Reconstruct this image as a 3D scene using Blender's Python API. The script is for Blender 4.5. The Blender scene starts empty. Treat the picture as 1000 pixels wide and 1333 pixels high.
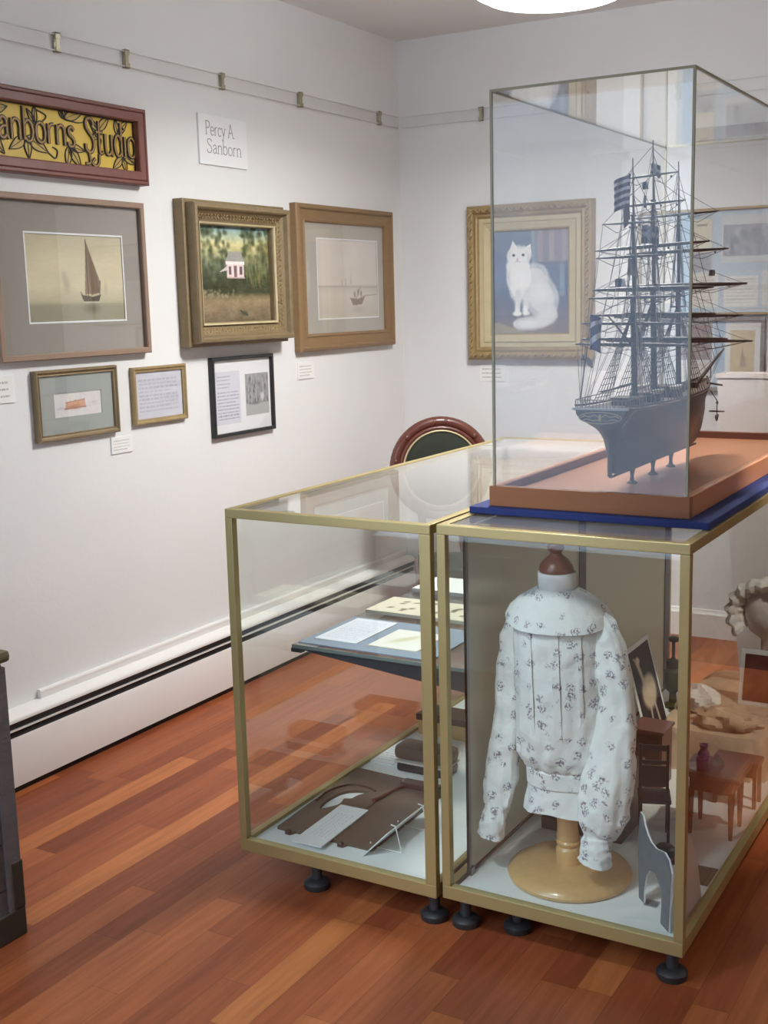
import bpy, bmesh, math, random
import numpy as np
from mathutils import Vector, Matrix, Euler
random.seed(7)
S = bpy.context.scene
COL = S.collection
PI = math.pi
cos, sin = math.cos, math.sin

# ------------------------------------------------------------------ colour / material helpers
def lin(c):
    return tuple(((x/12.92) if x <= .04045 else ((x+.055)/1.055)**2.4) for x in c)
def rgb(r, g, b):
    return lin((r/255, g/255, b/255)) + (1,)

def mat(name, col, rough=.5, metal=0., var=0., vscale=8., bump=0., bscale=60., coat=0., spec=.5, stretch=None, emit=0.):
    m = bpy.data.materials.new(name); m.use_nodes = True
    nt = m.node_tree; N = nt.nodes; L = nt.links
    b = N['Principled BSDF']
    b.inputs['Base Color'].default_value = col
    b.inputs['Roughness'].default_value = rough
    b.inputs['Metallic'].default_value = metal
    b.inputs['Coat Weight'].default_value = coat
    b.inputs['Specular IOR Level'].default_value = spec
    tc = N.new('ShaderNodeTexCoord')
    mp = N.new('ShaderNodeMapping'); L.new(tc.outputs['Object'], mp.inputs['Vector'])
    if stretch: mp.inputs['Scale'].default_value = stretch
    if var:
        n = N.new('ShaderNodeTexNoise'); n.inputs['Scale'].default_value = vscale; n.inputs['Detail'].default_value = 5
        L.new(mp.outputs[0], n.inputs['Vector'])
        mx = N.new('ShaderNodeMix'); mx.data_type = 'RGBA'
        mx.inputs[6].default_value = tuple(max(0, c*(1-var)) for c in col[:3])+(1,)
        mx.inputs[7].default_value = tuple(min(1, c*(1+var)) for c in col[:3])+(1,)
        L.new(n.outputs['Fac'], mx.inputs[0]); L.new(mx.outputs[2], b.inputs['Base Color'])
    if bump:
        n2 = N.new('ShaderNodeTexNoise'); n2.inputs['Scale'].default_value = bscale; n2.inputs['Detail'].default_value = 4
        L.new(mp.outputs[0], n2.inputs['Vector'])
        bp = N.new('ShaderNodeBump'); bp.inputs['Strength'].default_value = bump; bp.inputs['Distance'].default_value = .004
        L.new(n2.outputs['Fac'], bp.inputs['Height']); L.new(bp.outputs[0], b.inputs['Normal'])
    if emit:
        b.inputs['Emission Color'].default_value = col; b.inputs['Emission Strength'].default_value = emit
    return m

def glass_mat(name, tint=(.97,.985,.975), f0=.045, rough=0., veil=0.):
    m = bpy.data.materials.new(name); m.use_nodes = True
    nt = m.node_tree; N = nt.nodes; L = nt.links
    N.remove(N['Principled BSDF']); out = N['Material Output']
    tr = N.new('ShaderNodeBsdfTransparent'); tr.inputs[0].default_value = tint+(1,)
    gl = N.new('ShaderNodeBsdfGlossy'); gl.inputs['Roughness'].default_value = rough; gl.inputs[0].default_value = (1,1,1,1)
    g = N.new('ShaderNodeNewGeometry')
    dt = N.new('ShaderNodeVectorMath'); dt.operation = 'DOT_PRODUCT'
    L.new(g.outputs['Incoming'], dt.inputs[0]); L.new(g.outputs['Normal'], dt.inputs[1])
    def mth(op, a, b=None):
        n = N.new('ShaderNodeMath'); n.operation = op
        for i, v in enumerate((a, b)):
            if v is None: continue
            if isinstance(v, (int, float)): n.inputs[i].default_value = v
            else: L.new(v, n.inputs[i])
        return n.outputs[0]
    a = mth('ABSOLUTE', dt.outputs['Value']); k = mth('SUBTRACT', 1., a); k = mth('POWER', k, 5.)
    k = mth('MULTIPLY', k, 1-f0); k = mth('ADD', k, f0)
    mx = N.new('ShaderNodeMixShader'); L.new(k, mx.inputs[0]); L.new(tr.outputs[0], mx.inputs[1]); L.new(gl.outputs[0], mx.inputs[2])
    last = mx
    if veil:
        df = N.new('ShaderNodeBsdfDiffuse'); df.inputs[0].default_value = (.75,.74,.72,1)
        last = N.new('ShaderNodeMixShader'); last.inputs[0].default_value = veil; L.new(mx.outputs[0], last.inputs[1]); L.new(df.outputs[0], last.inputs[2])
    L.new(last.outputs[0], out.inputs['Surface'])
    return m

def canvas_mat(name, rough=.6, spec=.3):
    m = bpy.data.materials.new(name); m.use_nodes = True
    nt = m.node_tree; N = nt.nodes; L = nt.links; b = N['Principled BSDF']
    a = N.new('ShaderNodeVertexColor'); a.layer_name = 'paint'
    L.new(a.outputs['Color'], b.inputs['Base Color'])
    b.inputs['Roughness'].default_value = rough; b.inputs['Specular IOR Level'].default_value = spec
    return m

# ------------------------------------------------------------------ object helpers
ORG = {}
def thing(name, label, cat, loc=(0,0,0), rotz=0., group=None):
    o = bpy.data.objects.new(name, None); COL.objects.link(o)
    o.empty_display_size = .05
    o.location = loc; o.rotation_euler = (0,0,rotz); ORG[o] = Vector(loc)
    o['label'] = label; o['category'] = cat
    if group: o['group'] = group
    return o
def tag(o, label, cat, group=None):
    o['label'] = label; o['category'] = cat
    if group: o['group'] = group
    return o

class MB:
    """collects shapes into one bmesh"""
    def __init__(s): s.bm = bmesh.new()
    def faces(s, vs, fs):
        v = [s.bm.verts.new(p) for p in vs]
        for f in fs:
            try: s.bm.faces.new([v[i] for i in f])
            except ValueError: pass
        return s
    def box(s, x0, x1, y0, y1, z0, z1, bev=0.):
        t = bmesh.new()
        bmesh.ops.create_cube(t, size=1.)
        for v in t.verts:
            v.co = Vector(((x0+x1)/2+v.co.x*(x1-x0), (y0+y1)/2+v.co.y*(y1-y0), (z0+z1)/2+v.co.z*(z1-z0)))
        if bev: bmesh.ops.bevel(t, geom=list(t.edges), offset=bev, segments=2, affect='EDGES', profile=.6)
        return s.merge(t)
    def merge(s, t, M=None):
        if M is not None: bmesh.ops.transform(t, matrix=M, verts=list(t.verts))
        me = bpy.data.meshes.new('tmp'); t.to_mesh(me); t.free(); s.bm.from_mesh(me); bpy.data.meshes.remove(me)
        return s
    def loft(s, rings, cap=True, closed=True):
        R = [[s.bm.verts.new(p) for p in r] for r in rings]
        n = len(R[0])
        for a, b in zip(R, R[1:]):
            for i in range(n if closed else n-1):
                j = (i+1) % n
                try: s.bm.faces.new((a[i], a[j], b[j], b[i]))
                except ValueError: pass
        if cap and closed:
            for r in (R[0][::-1], R[-1]):
                try: s.bm.faces.new(r)
                except ValueError: pass
        return s
    def lathe(s, prof, c=(0,0,0), n=32, sx=1., sy=1., lean=(0,0)):
        rings = []
        for r, z in prof:
            rings.append([(c[0]+lean[0]*z+sx*max(r,1e-4)*cos(2*PI*i/n), c[1]+lean[1]*z+sy*max(r,1e-4)*sin(2*PI*i/n), c[2]+z) for i in range(n)])
        return s.loft(rings)
    def tube(s, pts, r, n=8, cap=True):
        pts = [Vector(p) for p in pts]; rings = []
        if not isinstance(r, (list, tuple)): r = [r]*len(pts)
        up = None
        for i, p in enumerate(pts):
            d = (pts[min(i+1, len(pts)-1)]-pts[max(i-1, 0)]).normalized()
            if up is None:
                up = Vector((0,0,1)) if abs(d.z) < .9 else Vector((1,0,0))
            a = d.cross(up).normalized(); b = a.cross(d).normalized(); up = b
            rings.append([p+r[i]*(cos(2*PI*k/n)*a+sin(2*PI*k/n)*b) for k in range(n)])
        return s.loft(rings, cap)
    def prism(s, poly, z0, z1):
        return s.loft([[(x, y, z0) for x, y in poly], [(x, y, z1) for x, y in poly]])
    def prism_y(s, poly, y0, y1):          # poly in (x,z), extruded along y
        return s.loft([[(x, y0, z) for x, z in poly], [(x, y1, z) for x, z in poly]])
    def sphere(s, c, r, n=12, sc=(1,1,1)):
        t = bmesh.new(); bmesh.ops.create_uvsphere(t, u_segments=n, v_segments=max(6, n//2), radius=r)
        for v in t.verts: v.co = Vector((c[0]+v.co.x*sc[0], c[1]+v.co.y*sc[1], c[2]+v.co.z*sc[2]))
        return s.merge(t)
    def xform(s, M):
        bmesh.ops.transform(s.bm, matrix=M, verts=list(s.bm.verts)); return s
    def build(s, name, m, parent=None, smooth=False, world=True, org=None, bevel=0.):
        bmesh.ops.recalc_face_normals(s.bm, faces=list(s.bm.faces))
        me = bpy.data.meshes.new(name)
        o = bpy.data.objects.new(name, me); COL.objects.link(o)
        off = Vector((0,0,0))
        if parent is not None:
            o.parent = parent; off = ORG[parent] if world else Vector((0,0,0)); ORG[o] = ORG[parent]
        elif org is not None:
            off = Vector(org); o.location = off; ORG[o] = off
        else: ORG[o] = off
        if world:
            for v in s.bm.verts: v.co -= off
        s.bm.to_mesh(me); s.bm.free()
        me.materials.append(m)
        if smooth:
            for p in me.polygons: p.use_smooth = True
            try: me.set_sharp_from_angle(angle=math.radians(40))
            except Exception: pass
        if bevel:
            md = o.modifiers.new('bevel', 'BEVEL'); md.width = bevel; md.segments = 2; md.limit_method = 'ANGLE'
        return o
def struct(name, mb, m, parent=None, **k):
    o = mb.build(name, m, parent, **k)
    o['kind'] = 'structure'; return o
def smooth_pts(P, n=6, closed=False):
    P = [np.array(p, float) for p in P]; out = []
    m = len(P)
    for i in range(m if closed else m-1):
        p0 = P[(i-1) % m] if closed else P[max(i-1,0)]; p1 = P[i]; p2 = P[(i+1) % m]
        p3 = P[(i+2) % m] if closed else P[min(i+2, m-1)]
        for k in range(n):
            t = k/n
            out.append(tuple((.5*((2*p1)+(-p0+p2)*t+(2*p0-5*p1+4*p2-p3)*t*t+(-p0+3*p1-3*p2+p3)*t**3)).tolist()))
    out.append(tuple((P[0] if closed else P[-1]).tolist()))
    return out

# ------------------------------------------------------------------ painted surfaces (colour attribute on a fine grid)
class Cv:
    def __init__(s, w, h, px, bg):
        s.w, s.h = w, h
        s.nx, s.ny = max(8, int(w/px)), max(8, int(h/px))
        s.U, s.V = np.meshgrid(np.linspace(0,1,s.nx), np.linspace(0,1,s.ny))
        s.a = np.ones((s.ny, s.nx, 3))*np.array(bg)/255.
        s.rs = np.random.RandomState(3)
    def mixin(s, k, col):
        k = np.clip(k, 0, 1)[..., None]; s.a = s.a*(1-k)+np.array(col)/255.*k; return s
    def vgrad(s, stops):
        vs = [x[0] for x in stops]
        for c in range(3): s.a[..., c] = np.interp(s.V, vs, [x[1][c]/255. for x in stops])
        return s
    def blob(s, u, v, ru, rv, col, al=1., soft=.4, ang=0.):
        asp = s.w/s.h
        du = (s.U-u)*asp; dv = s.V-v; c, n = cos(ang), sin(ang)
        x = (du*c+dv*n)/(ru*asp); y = (-du*n+dv*c)/rv
        d = np.sqrt(x*x+y*y); k = np.clip((1-d)/soft, 0, 1) if soft else (d < 1)*1.
        return s.mixin(k*al, col)
    def poly(s, pts, col, al=1.):
        ins = np.zeros(s.U.shape, bool); n = len(pts); j = n-1
        for i in range(n):
            (x0, y0), (x1, y1) = pts[i], pts[j]
            if y0 != y1:
                ins ^= ((y0 > s.V) != (y1 > s.V)) & (s.U < (x1-x0)*(s.V-y0)/(y1-y0)+x0)
            j = i
        return s.mixin(ins*al, col)
    def rect(s, u0, v0, u1, v1, col, al=1.):
        return s.mixin(((s.U >= u0) & (s.U <= u1) & (s.V >= v0) & (s.V <= v1))*al, col)
    def seg(s, p, q, wd, col, al=1.):
        asp = s.w/s.h
        px, py, qx, qy = p[0]*asp, p[1], q[0]*asp, q[1]
        X, Y = s.U*asp, s.V; dx, dy = qx-px, qy-py
        t = np.clip(((X-px)*dx+(Y-py)*dy)/(dx*dx+dy*dy+1e-9), 0, 1)
        d = np.hypot(X-px-t*dx, Y-py-t*dy)
        return s.mixin(np.clip(1.5-d/wd, 0, 1)*al, col)
    def noise(s, amp, scale, colour=False, stretch=(1,1)):
        gx, gy = max(2, int(scale*stretch[0])), max(2, int(scale*stretch[1]))
        g = s.rs.rand(gy+1, gx+1)-.5
        x = s.U*gx*.999; y = s.V*gy*.999; i = x.astype(int); j = y.astype(int); fx = x-i; fy = y-j
        fx = fx*fx*(3-2*fx); fy = fy*fy*(3-2*fy)
        n = (g[j,i]*(1-fx)+g[j,i+1]*fx)*(1-fy)+(g[j+1,i]*(1-fx)+g[j+1,i+1]*fx)*fy
        s.a = np.clip(s.a+amp*2*n[..., None], 0, 1); return n
    def lines(s, u0, v0, u1, v1, n, col, al=.6, fill=.45):
        """rows of short dashes standing for print too small to read"""
        h = (v1-v0)/n
        for k in range(n):
            v = v1-(k+.5)*h; u = u0; end = u1-(s.rs.rand()*.25*(u1-u0) if k % 4 == 3 else s.rs.rand()*.04*(u1-u0))
            while u < end:
                l = (u1-u0)*(.05+.1*s.rs.rand())
                s.rect(u, v-h*fill/2, min(u+l, end), v+h*fill/2, col, al*(.7+.3*s.rs.rand())); u += l+(u1-u0)*.02
        return s
    def build(s, name, m, parent, fn):
        """fn(u,v) -> local point"""
        nx, ny = s.nx, s.ny
        P = np.array([tuple(fn(u, v)) for u, v in zip(s.U.ravel().tolist(), s.V.ravel().tolist())], dtype=np.float32)
        idx = np.arange(nx*ny).reshape(ny, nx)
        q = np.stack([idx[:-1,:-1], idx[:-1,1:], idx[1:,1:], idx[1:,:-1]], -1).reshape(-1, 4)
        me = bpy.data.meshes.new(name)
        me.vertices.add(len(P)); me.vertices.foreach_set('co', P.ravel())
        me.loops.add(q.size); me.loops.foreach_set('vertex_index', q.ravel().astype(np.int32))
        me.polygons.add(len(q)); me.polygons.foreach_set('loop_start', np.arange(0, q.size, 4, dtype=np.int32))
        me.update(calc_edges=True)
        at = me.color_attributes.new('paint', 'FLOAT_COLOR', 'POINT')
        a = np.clip(s.a, 0, 1); l = np.where(a <= .04045, a/12.92, ((a+.055)/1.055)**2.4)
        l = np.concatenate([l, np.ones(l.shape[:2]+(1,))], -1).astype(np.float32)
        at.data.foreach_set('color', l.reshape(-1))
        me.materials.append(m)
        o = bpy.data.objects.new(name, me); COL.objects.link(o)
        if parent is not None: o.parent = parent; ORG[o] = ORG[parent]
        return o

# ------------------------------------------------------------------ materials
M = {}
def wall_material(name, col):
    m = mat(name, col, rough=.7, var=.03, vscale=3., bump=.12, bscale=90.)
    return m
M['wall'] = wall_material('painted plaster', rgb(224,224,223))
M['ceiling'] = wall_material('ceiling paint', rgb(226,225,223))
M['trim'] = mat('white trim paint', rgb(228,224,220), rough=.4, var=.03)
M['heater'] = mat('heater enamel', rgb(226,222,218), rough=.35, var=.03)
M['dark'] = mat('gap shade', rgb(28,27,28), rough=.6)  # near-black fill painting the shade inside the heater gaps
M['gold'] = mat('gold anodised aluminium', rgb(178,160,110), rough=.38, metal=.55, var=.06, vscale=4)
M['foot'] = mat('black rubber', rgb(44,44,46), rough=.5)
M['steel'] = mat('steel', rgb(150,150,150), rough=.35, metal=.9)
M['glass'] = glass_mat('clear glass')
M['veiled'] = glass_mat('dusty glass', veil=.10)  # pale haze mixed into the glass to veil what stands behind
M['railclear'] = glass_mat('clear rail plastic', tint=(.998,.998,.998), f0=.008, rough=.35)
M['acrylic'] = glass_mat('clear acrylic', tint=(.975,.975,.97), f0=.034)
M['pglass'] = glass_mat('picture glass', tint=(.985,.985,.985), f0=.035)
M['edge'] = mat('olive glass edge', rgb(140,134,110), rough=.35, metal=.3)
M['board'] = mat('white display board', rgb(228,230,227), rough=.7, var=.03)
M['white'] = mat('white paper', rgb(232,232,232), rough=.75)
M['cream'] = mat('cream card', rgb(226,217,196), rough=.75, var=.04)
M['brass'] = mat('brass', rgb(176,170,146), rough=.35, metal=.7)
M['canvas'] = canvas_mat('painted canvas')
M['print'] = canvas_mat('printed paper', rough=.7, spec=.2)
M['gilt'] = mat('gilt', rgb(160,138,98), rough=.45, metal=.3, var=.25, vscale=40, bump=.5, bscale=180)
M['gilt_dark'] = mat('old gilt', rgb(130,112,82), rough=.5, metal=.25, var=.25, vscale=30, bump=.5, bscale=160)
M['gilt_pale'] = mat('pale gilt slip', rgb(196,182,144), rough=.42, metal=.25, var=.12, vscale=20)
M['gilt_wood'] = mat('bronzed wood', rgb(136,108,74), rough=.45, metal=.15, var=.12, vscale=14, stretch=(1,1,6))
M['oak'] = mat('weathered oak', rgb(140,116,98), rough=.55, var=.15, vscale=30, stretch=(6,6,1))
M['mahog'] = mat('mahogany', rgb(96,52,42), rough=.35, var=.2, vscale=30, coat=.3)
M['signwood'] = mat('red brown stained wood', rgb(112,66,58), rough=.45, var=.12, vscale=40)
M['black'] = mat('black lacquer', rgb(34,34,36), rough=.35)
M['ink'] = mat('black ink', rgb(40,32,20), rough=.6)
M['matgrey'] = mat('warm grey mat board', rgb(152,146,138), rough=.85, var=.03, vscale=60)
M['matbeige'] = mat('beige grey mat board', rgb(178,172,162), rough=.85, var=.03)
M['matgreen'] = mat('grey green mat board', rgb(160,166,162), rough=.85, var=.03)
M['cherry'] = mat('cherry wood', rgb(178,122,88), rough=.4, var=.14, vscale=18, stretch=(1,.12,1), spec=.35)
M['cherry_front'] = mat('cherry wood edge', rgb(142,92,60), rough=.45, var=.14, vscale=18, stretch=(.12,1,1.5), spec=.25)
M['rim_shade'] = mat('shaded cherry rim', rgb(112,62,48), rough=.35, var=.1)  # darker cherry that paints the shade on the rim's inner faces
M['blue'] = mat('navy felt', rgb(30,46,104), rough=.85, var=.1, vscale=60)
M['hull'] = mat('dark hull paint', rgb(38,34,40), rough=.45, var=.15, vscale=20)
M['hull_low'] = mat('copper brown hull', rgb(58,52,56), rough=.5, var=.12, vscale=30)
M['spar'] = mat('dark spar', rgb(48,40,40), rough=.55)
M['rig'] = mat('rigging cord', rgb(52,46,48), rough=.8)
M['rig_pale'] = mat('pale rigging cord', rgb(128,122,118), rough=.8)
M['deck'] = mat('deck planks', rgb(84,68,56), rough=.6, var=.1, vscale=40)
M['shipwhite'] = mat('cream ship paint', rgb(196,192,180), rough=.5)
M['fabric'] = None
M['pine'] = mat('varnished pine', rgb(202,162,108), rough=.3, var=.12, vscale=12, stretch=(6,6,1), coat=.4)
M['walnut'] = mat('dark walnut', rgb(72,44,34), rough=.4, var=.2, vscale=25, coat=.2)
M['red_brown'] = mat('reddish brown dome', rgb(112,64,46), rough=.35, coat=.3)
M['leather'] = mat('dark brown leather', rgb(96,78,62), rough=.55, var=.18, vscale=25, bump=.2)
M['green'] = mat('dark green velvet', rgb(40,44,34), rough=.9, var=.2, vscale=20)
M['lace'] = mat('white lace', rgb(240,234,228), rough=.9, var=.1, vscale=80, bump=.8, bscale=140)
M['lace_beige'] = mat('old beige lace', rgb(206,178,150), rough=.9, var=.25, vscale=30, bump=.8, bscale=90)
M['purple'] = mat('purple glass', rgb(120,60,120), rough=.15)
M['crystal'] = glass_mat('cut glass', tint=(.8,.8,.84), f0=.12)
M['planter'] = mat('white planter plastic', rgb(222,212,208), rough=.6)
M['chest'] = mat('grey weathered planks', rgb(96,90,92), rough=.7, var=.3, vscale=14, bump=.5, bscale=50, stretch=(3,1,3))
M['iron'] = mat('dark iron strap', rgb(66,62,56), rough=.55, metal=.4, var=.2)
M['matblue'] = mat('grey blue mount card', rgb(140,152,168), rough=.8)
M['dkmetal'] = mat('dark grey metal', rgb(72,74,80), rough=.4, metal=.4)

def floor_material():
    m = bpy.data.materials.new('cherry strip floor'); m.use_nodes = True
    nt = m.node_tree; N = nt.nodes; L = nt.links; b = N['Principled BSDF']
    tc = N.new('ShaderNodeTexCoord'); sp = N.new('ShaderNodeSeparateXYZ'); L.new(tc.outputs['Object'], sp.inputs[0])
    def mth(op, a, b_=None):
        n = N.new('ShaderNodeMath'); n.operation = op
        for i, v in enumerate((a, b_)):
            if v is None: continue
            if isinstance(v, (int, float)): n.inputs[i].default_value = v
            else: L.new(v, n.inputs[i])
        return n.outputs[0]
    W = .083
    xr = mth('DIVIDE', sp.outputs[0], W); row = mth('FLOOR', xr); fx = mth('FRACT', xr)
    wn = N.new('ShaderNodeTexWhiteNoise'); wn.noise_dimensions = '1D'; L.new(row, wn.inputs['W'])
    ln = mth('ADD', mth('MULTIPLY', wn.outputs['Value'], .55), .45)
    wn2 = N.new('ShaderNodeTexWhiteNoise'); wn2.noise_dimensions = '1D'; L.new(mth('ADD', row, 37.7), wn2.inputs['W'])
    yy = mth('ADD', mth('DIVIDE', sp.outputs[1], ln), mth('MULTIPLY', wn2.outputs['Value'], 9.))
    coln = mth('FLOOR', yy); fy = mth('FRACT', yy)
    cb = N.new('ShaderNodeCombineXYZ'); L.new(row, cb.inputs[0]); L.new(coln, cb.inputs[1])
    wn3 = N.new('ShaderNodeTexWhiteNoise'); wn3.noise_dimensions = '2D'; L.new(cb.outputs[0], wn3.inputs['Vector'])
    rp = N.new('ShaderNodeValToRGB'); e = rp.color_ramp.elements
    e[0].position = 0; e[0].color = rgb(126,64,38); e[1].position = 1; e[1].color = rgb(178,108,62)
    for p_, c in ((.2, rgb(140,74,44)), (.5, rgb(152,83,49)), (.8, rgb(164,93,55))):
        k = e.new(p_); k.color = c
    L.new(wn3.outputs['Value'], rp.inputs['Fac'])
    mp = N.new('ShaderNodeMapping'); mp.inputs['Scale'].default_value = (60, 4, 1); L.new(tc.outputs['Object'], mp.inputs['Vector'])
    va = N.new('ShaderNodeVectorMath'); va.operation = 'ADD'; L.new(mp.outputs[0], va.inputs[0]); L.new(wn3.outputs['Color'], va.inputs[1])
    ns = N.new('ShaderNodeTexNoise'); ns.inputs['Scale'].default_value = 1.; ns.inputs['Detail'].default_value = 6; L.new(va.outputs[0], ns.inputs['Vector'])
    mx = N.new('ShaderNodeMix'); mx.data_type = 'RGBA'; mx.blend_type = 'MULTIPLY'; mx.inputs[0].default_value = .55
    gr = N.new('ShaderNodeValToRGB'); gr.color_ramp.elements[0].color = (.62,.55,.5,1); gr.color_ramp.elements[0].position = .3
    gr.color_ramp.elements[1].color = (1.12,1.12,1.12,1); gr.color_ramp.elements[1].position = .65
    L.new(ns.outputs['Fac'], gr.inputs['Fac'])
    L.new(rp.outputs[0], mx.inputs[6]); L.new(gr.outputs[0], mx.inputs[7])
    # seams
    d1 = mth('LESS_THAN', fx, .018); d2 = mth('LESS_THAN', mth('MULTIPLY', fy, ln), .0016)
    dm = mth('MULTIPLY', mth('MAXIMUM', d1, d2), .55)
    m2 = N.new('ShaderNodeMix'); m2.data_type = 'RGBA'; L.new(dm, m2.inputs[0]); L.new(mx.outputs[2], m2.inputs[6]); m2.inputs[7].default_value = rgb(70,36,22)
    L.new(m2.outputs[2], b.inputs['Base Color'])
    b.inputs['Roughness'].default_value = .38
    b.inputs['Specular IOR Level'].default_value = .22
    return m
M['floor'] = floor_material()

def blouse_material():
    m = bpy.data.materials.new('sprigged cotton'); m.use_nodes = True
    nt = m.node_tree; N = nt.nodes; L = nt.links; b = N['Principled BSDF']
    tc = N.new('ShaderNodeTexCoord')
    n0 = N.new('ShaderNodeTexNoise'); n0.inputs['Scale'].default_value = 70; n0.inputs['Detail'].default_value = 2; L.new(tc.outputs['Object'], n0.inputs['Vector'])
    vm = N.new('ShaderNodeVectorMath'); vm.operation = 'SCALE'; vm.inputs['Scale'].default_value = .02; L.new(n0.outputs['Color'], vm.inputs[0])
    va = N.new('ShaderNodeVectorMath'); va.operation = 'ADD'; L.new(tc.outputs['Object'], va.inputs[0]); L.new(vm.outputs[0], va.inputs[1])
    vo = N.new('ShaderNodeTexVoronoi'); vo.inputs['Scale'].default_value = 29; vo.inputs['Randomness'].default_value = .8; L.new(va.outputs[0], vo.inputs['Vector'])
    lt = N.new('ShaderNodeMapRange'); lt.inputs['From Min'].default_value = .27; lt.inputs['From Max'].default_value = .40; lt.inputs['To Min'].default_value = 1; lt.inputs['To Max'].default_value = 0
    L.new(vo.outputs['Distance'], lt.inputs['Value'])
    n1 = N.new('ShaderNodeTexNoise'); n1.inputs['Scale'].default_value = 210; n1.inputs['Detail'].default_value = 3; L.new(tc.outputs['Object'], n1.inputs['Vector'])
    m1 = N.new('ShaderNodeMapRange'); m1.inputs['From Min'].default_value = .45; m1.inputs['From Max'].default_value = .56; L.new(n1.outputs['Fac'], m1.inputs['Value'])
    mu = N.new('ShaderNodeMath'); mu.operation = 'MULTIPLY'; L.new(lt.outputs[0], mu.inputs[0]); L.new(m1.outputs[0], mu.inputs[1])
    n3 = N.new('ShaderNodeTexNoise'); n3.inputs['Scale'].default_value = 14; L.new(tc.outputs['Object'], n3.inputs['Vector'])
    cr = N.new('ShaderNodeMix'); cr.data_type = 'RGBA'; L.new(n3.outputs['Fac'], cr.inputs[0]); cr.inputs[6].default_value = rgb(126,132,146); cr.inputs[7].default_value = rgb(150,132,140)
    mx = N.new('ShaderNodeMix'); mx.data_type = 'RGBA'; L.new(mu.outputs[0], mx.inputs[0]); mx.inputs[6].default_value = rgb(232,233,229); L.new(cr.outputs[2], mx.inputs[7])
    L.new(mx.outputs[2], b.inputs['Base Color']); b.inputs['Roughness'].default_value = .85; b.inputs['Specular IOR Level'].default_value = .2
    n4 = N.new('ShaderNodeTexNoise'); n4.inputs['Scale'].default_value = 22; n4.inputs['Detail'].default_value = 3; L.new(tc.outputs['Object'], n4.inputs['Vector'])
    bp = N.new('ShaderNodeBump'); bp.inputs['Strength'].default_value = .6; bp.inputs['Distance'].default_value = .012; L.new(n4.outputs['Fac'], bp.inputs['Height']); L.new(bp.outputs[0], b.inputs['Normal'])
    return m
M['fabric'] = blouse_material()

def ripple_glass():
    m = bpy.data.materials.new('rippled smoked glass'); m.use_nodes = True
    nt = m.node_tree; N = nt.nodes; L = nt.links; N.remove(N['Principled BSDF']); out = N['Material Output']
    tc = N.new('ShaderNodeTexCoord'); mp = N.new('ShaderNodeMapping'); mp.inputs['Scale'].default_value = (40, 40, 4); L.new(tc.outputs['Object'], mp.inputs[0])
    n = N.new('ShaderNodeTexNoise'); n.inputs['Scale'].default_value = 2.2; n.inputs['Detail'].default_value = 3; L.new(mp.outputs[0], n.inputs['Vector'])
    bp = N.new('ShaderNodeBump'); bp.inputs['Strength'].default_value = .5; bp.inputs['Distance'].default_value = .004; L.new(n.outputs['Fac'], bp.inputs['Height'])
    tr = N.new('ShaderNodeBsdfTransparent'); tr.inputs[0].default_value = (.82,.8,.75,1)
    rf = N.new('ShaderNodeBsdfRefraction'); rf.inputs['IOR'].default_value = 1.06; rf.inputs['Roughness'].default_value = .12; rf.inputs[0].default_value = (.9,.88,.83,1); L.new(bp.outputs[0], rf.inputs['Normal'])
    gl = N.new('ShaderNodeBsdfGlossy'); gl.inputs['Roughness'].default_value = .12; L.new(bp.outputs[0], gl.inputs['Normal']); gl.inputs[0].default_value = (.9,.9,.88,1)
    d1 = N.new('ShaderNodeBsdfDiffuse'); d1.inputs[0].default_value = rgb(222,218,202); d2 = N.new('ShaderNodeBsdfTranslucent'); d2.inputs[0].default_value = rgb(238,234,220)
    df = N.new('ShaderNodeMixShader'); df.inputs[0].default_value = .5; L.new(d1.outputs[0], df.inputs[1]); L.new(d2.outputs[0], df.inputs[2])
    a = N.new('ShaderNodeMixShader'); a.inputs[0].default_value = .75; L.new(tr.outputs[0], a.inputs[1]); L.new(rf.outputs[0], a.inputs[2])
    c = N.new('ShaderNodeMixShader'); c.inputs[0].default_value = .22; L.new(a.outputs[0], c.inputs[1]); L.new(gl.outputs[0], c.inputs[2])
    d = N.new('ShaderNodeMixShader'); d.inputs[0].default_value = .62; L.new(c.outputs[0], d.inputs[1]); L.new(df.outputs[0], d.inputs[2])
    L.new(d.outputs[0], out.inputs['Surface'])
    return m
M['ripple'] = ripple_glass()
P_BACK, P_FRONT, SKY, EXPO, P_SPOT = 47., 3., 2.7, .2, 100.
# ================================================================== CAMERA
cam = bpy.data.cameras.new('camera'); cam.sensor_fit = 'VERTICAL'; cam.sensor_height = 36; cam.sensor_width = 27
cam.lens = 36*1560/1333; cam.clip_start = .05
camo = bpy.data.objects.new('camera', cam); COL.objects.link(camo)
F_ = Vector((-.49836669,.84976548,-.17184081)); R_ = Vector((.86451549,.5019913,-.02485352)); U_ = Vector((-.06514293,.16094521,.98481117))
camo.matrix_world = Matrix(((R_.x,U_.x,-F_.x,0),(R_.y,U_.y,-F_.y,0),(R_.z,U_.z,-F_.z,1.55),(0,0,0,1)))
S.camera = camo

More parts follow.
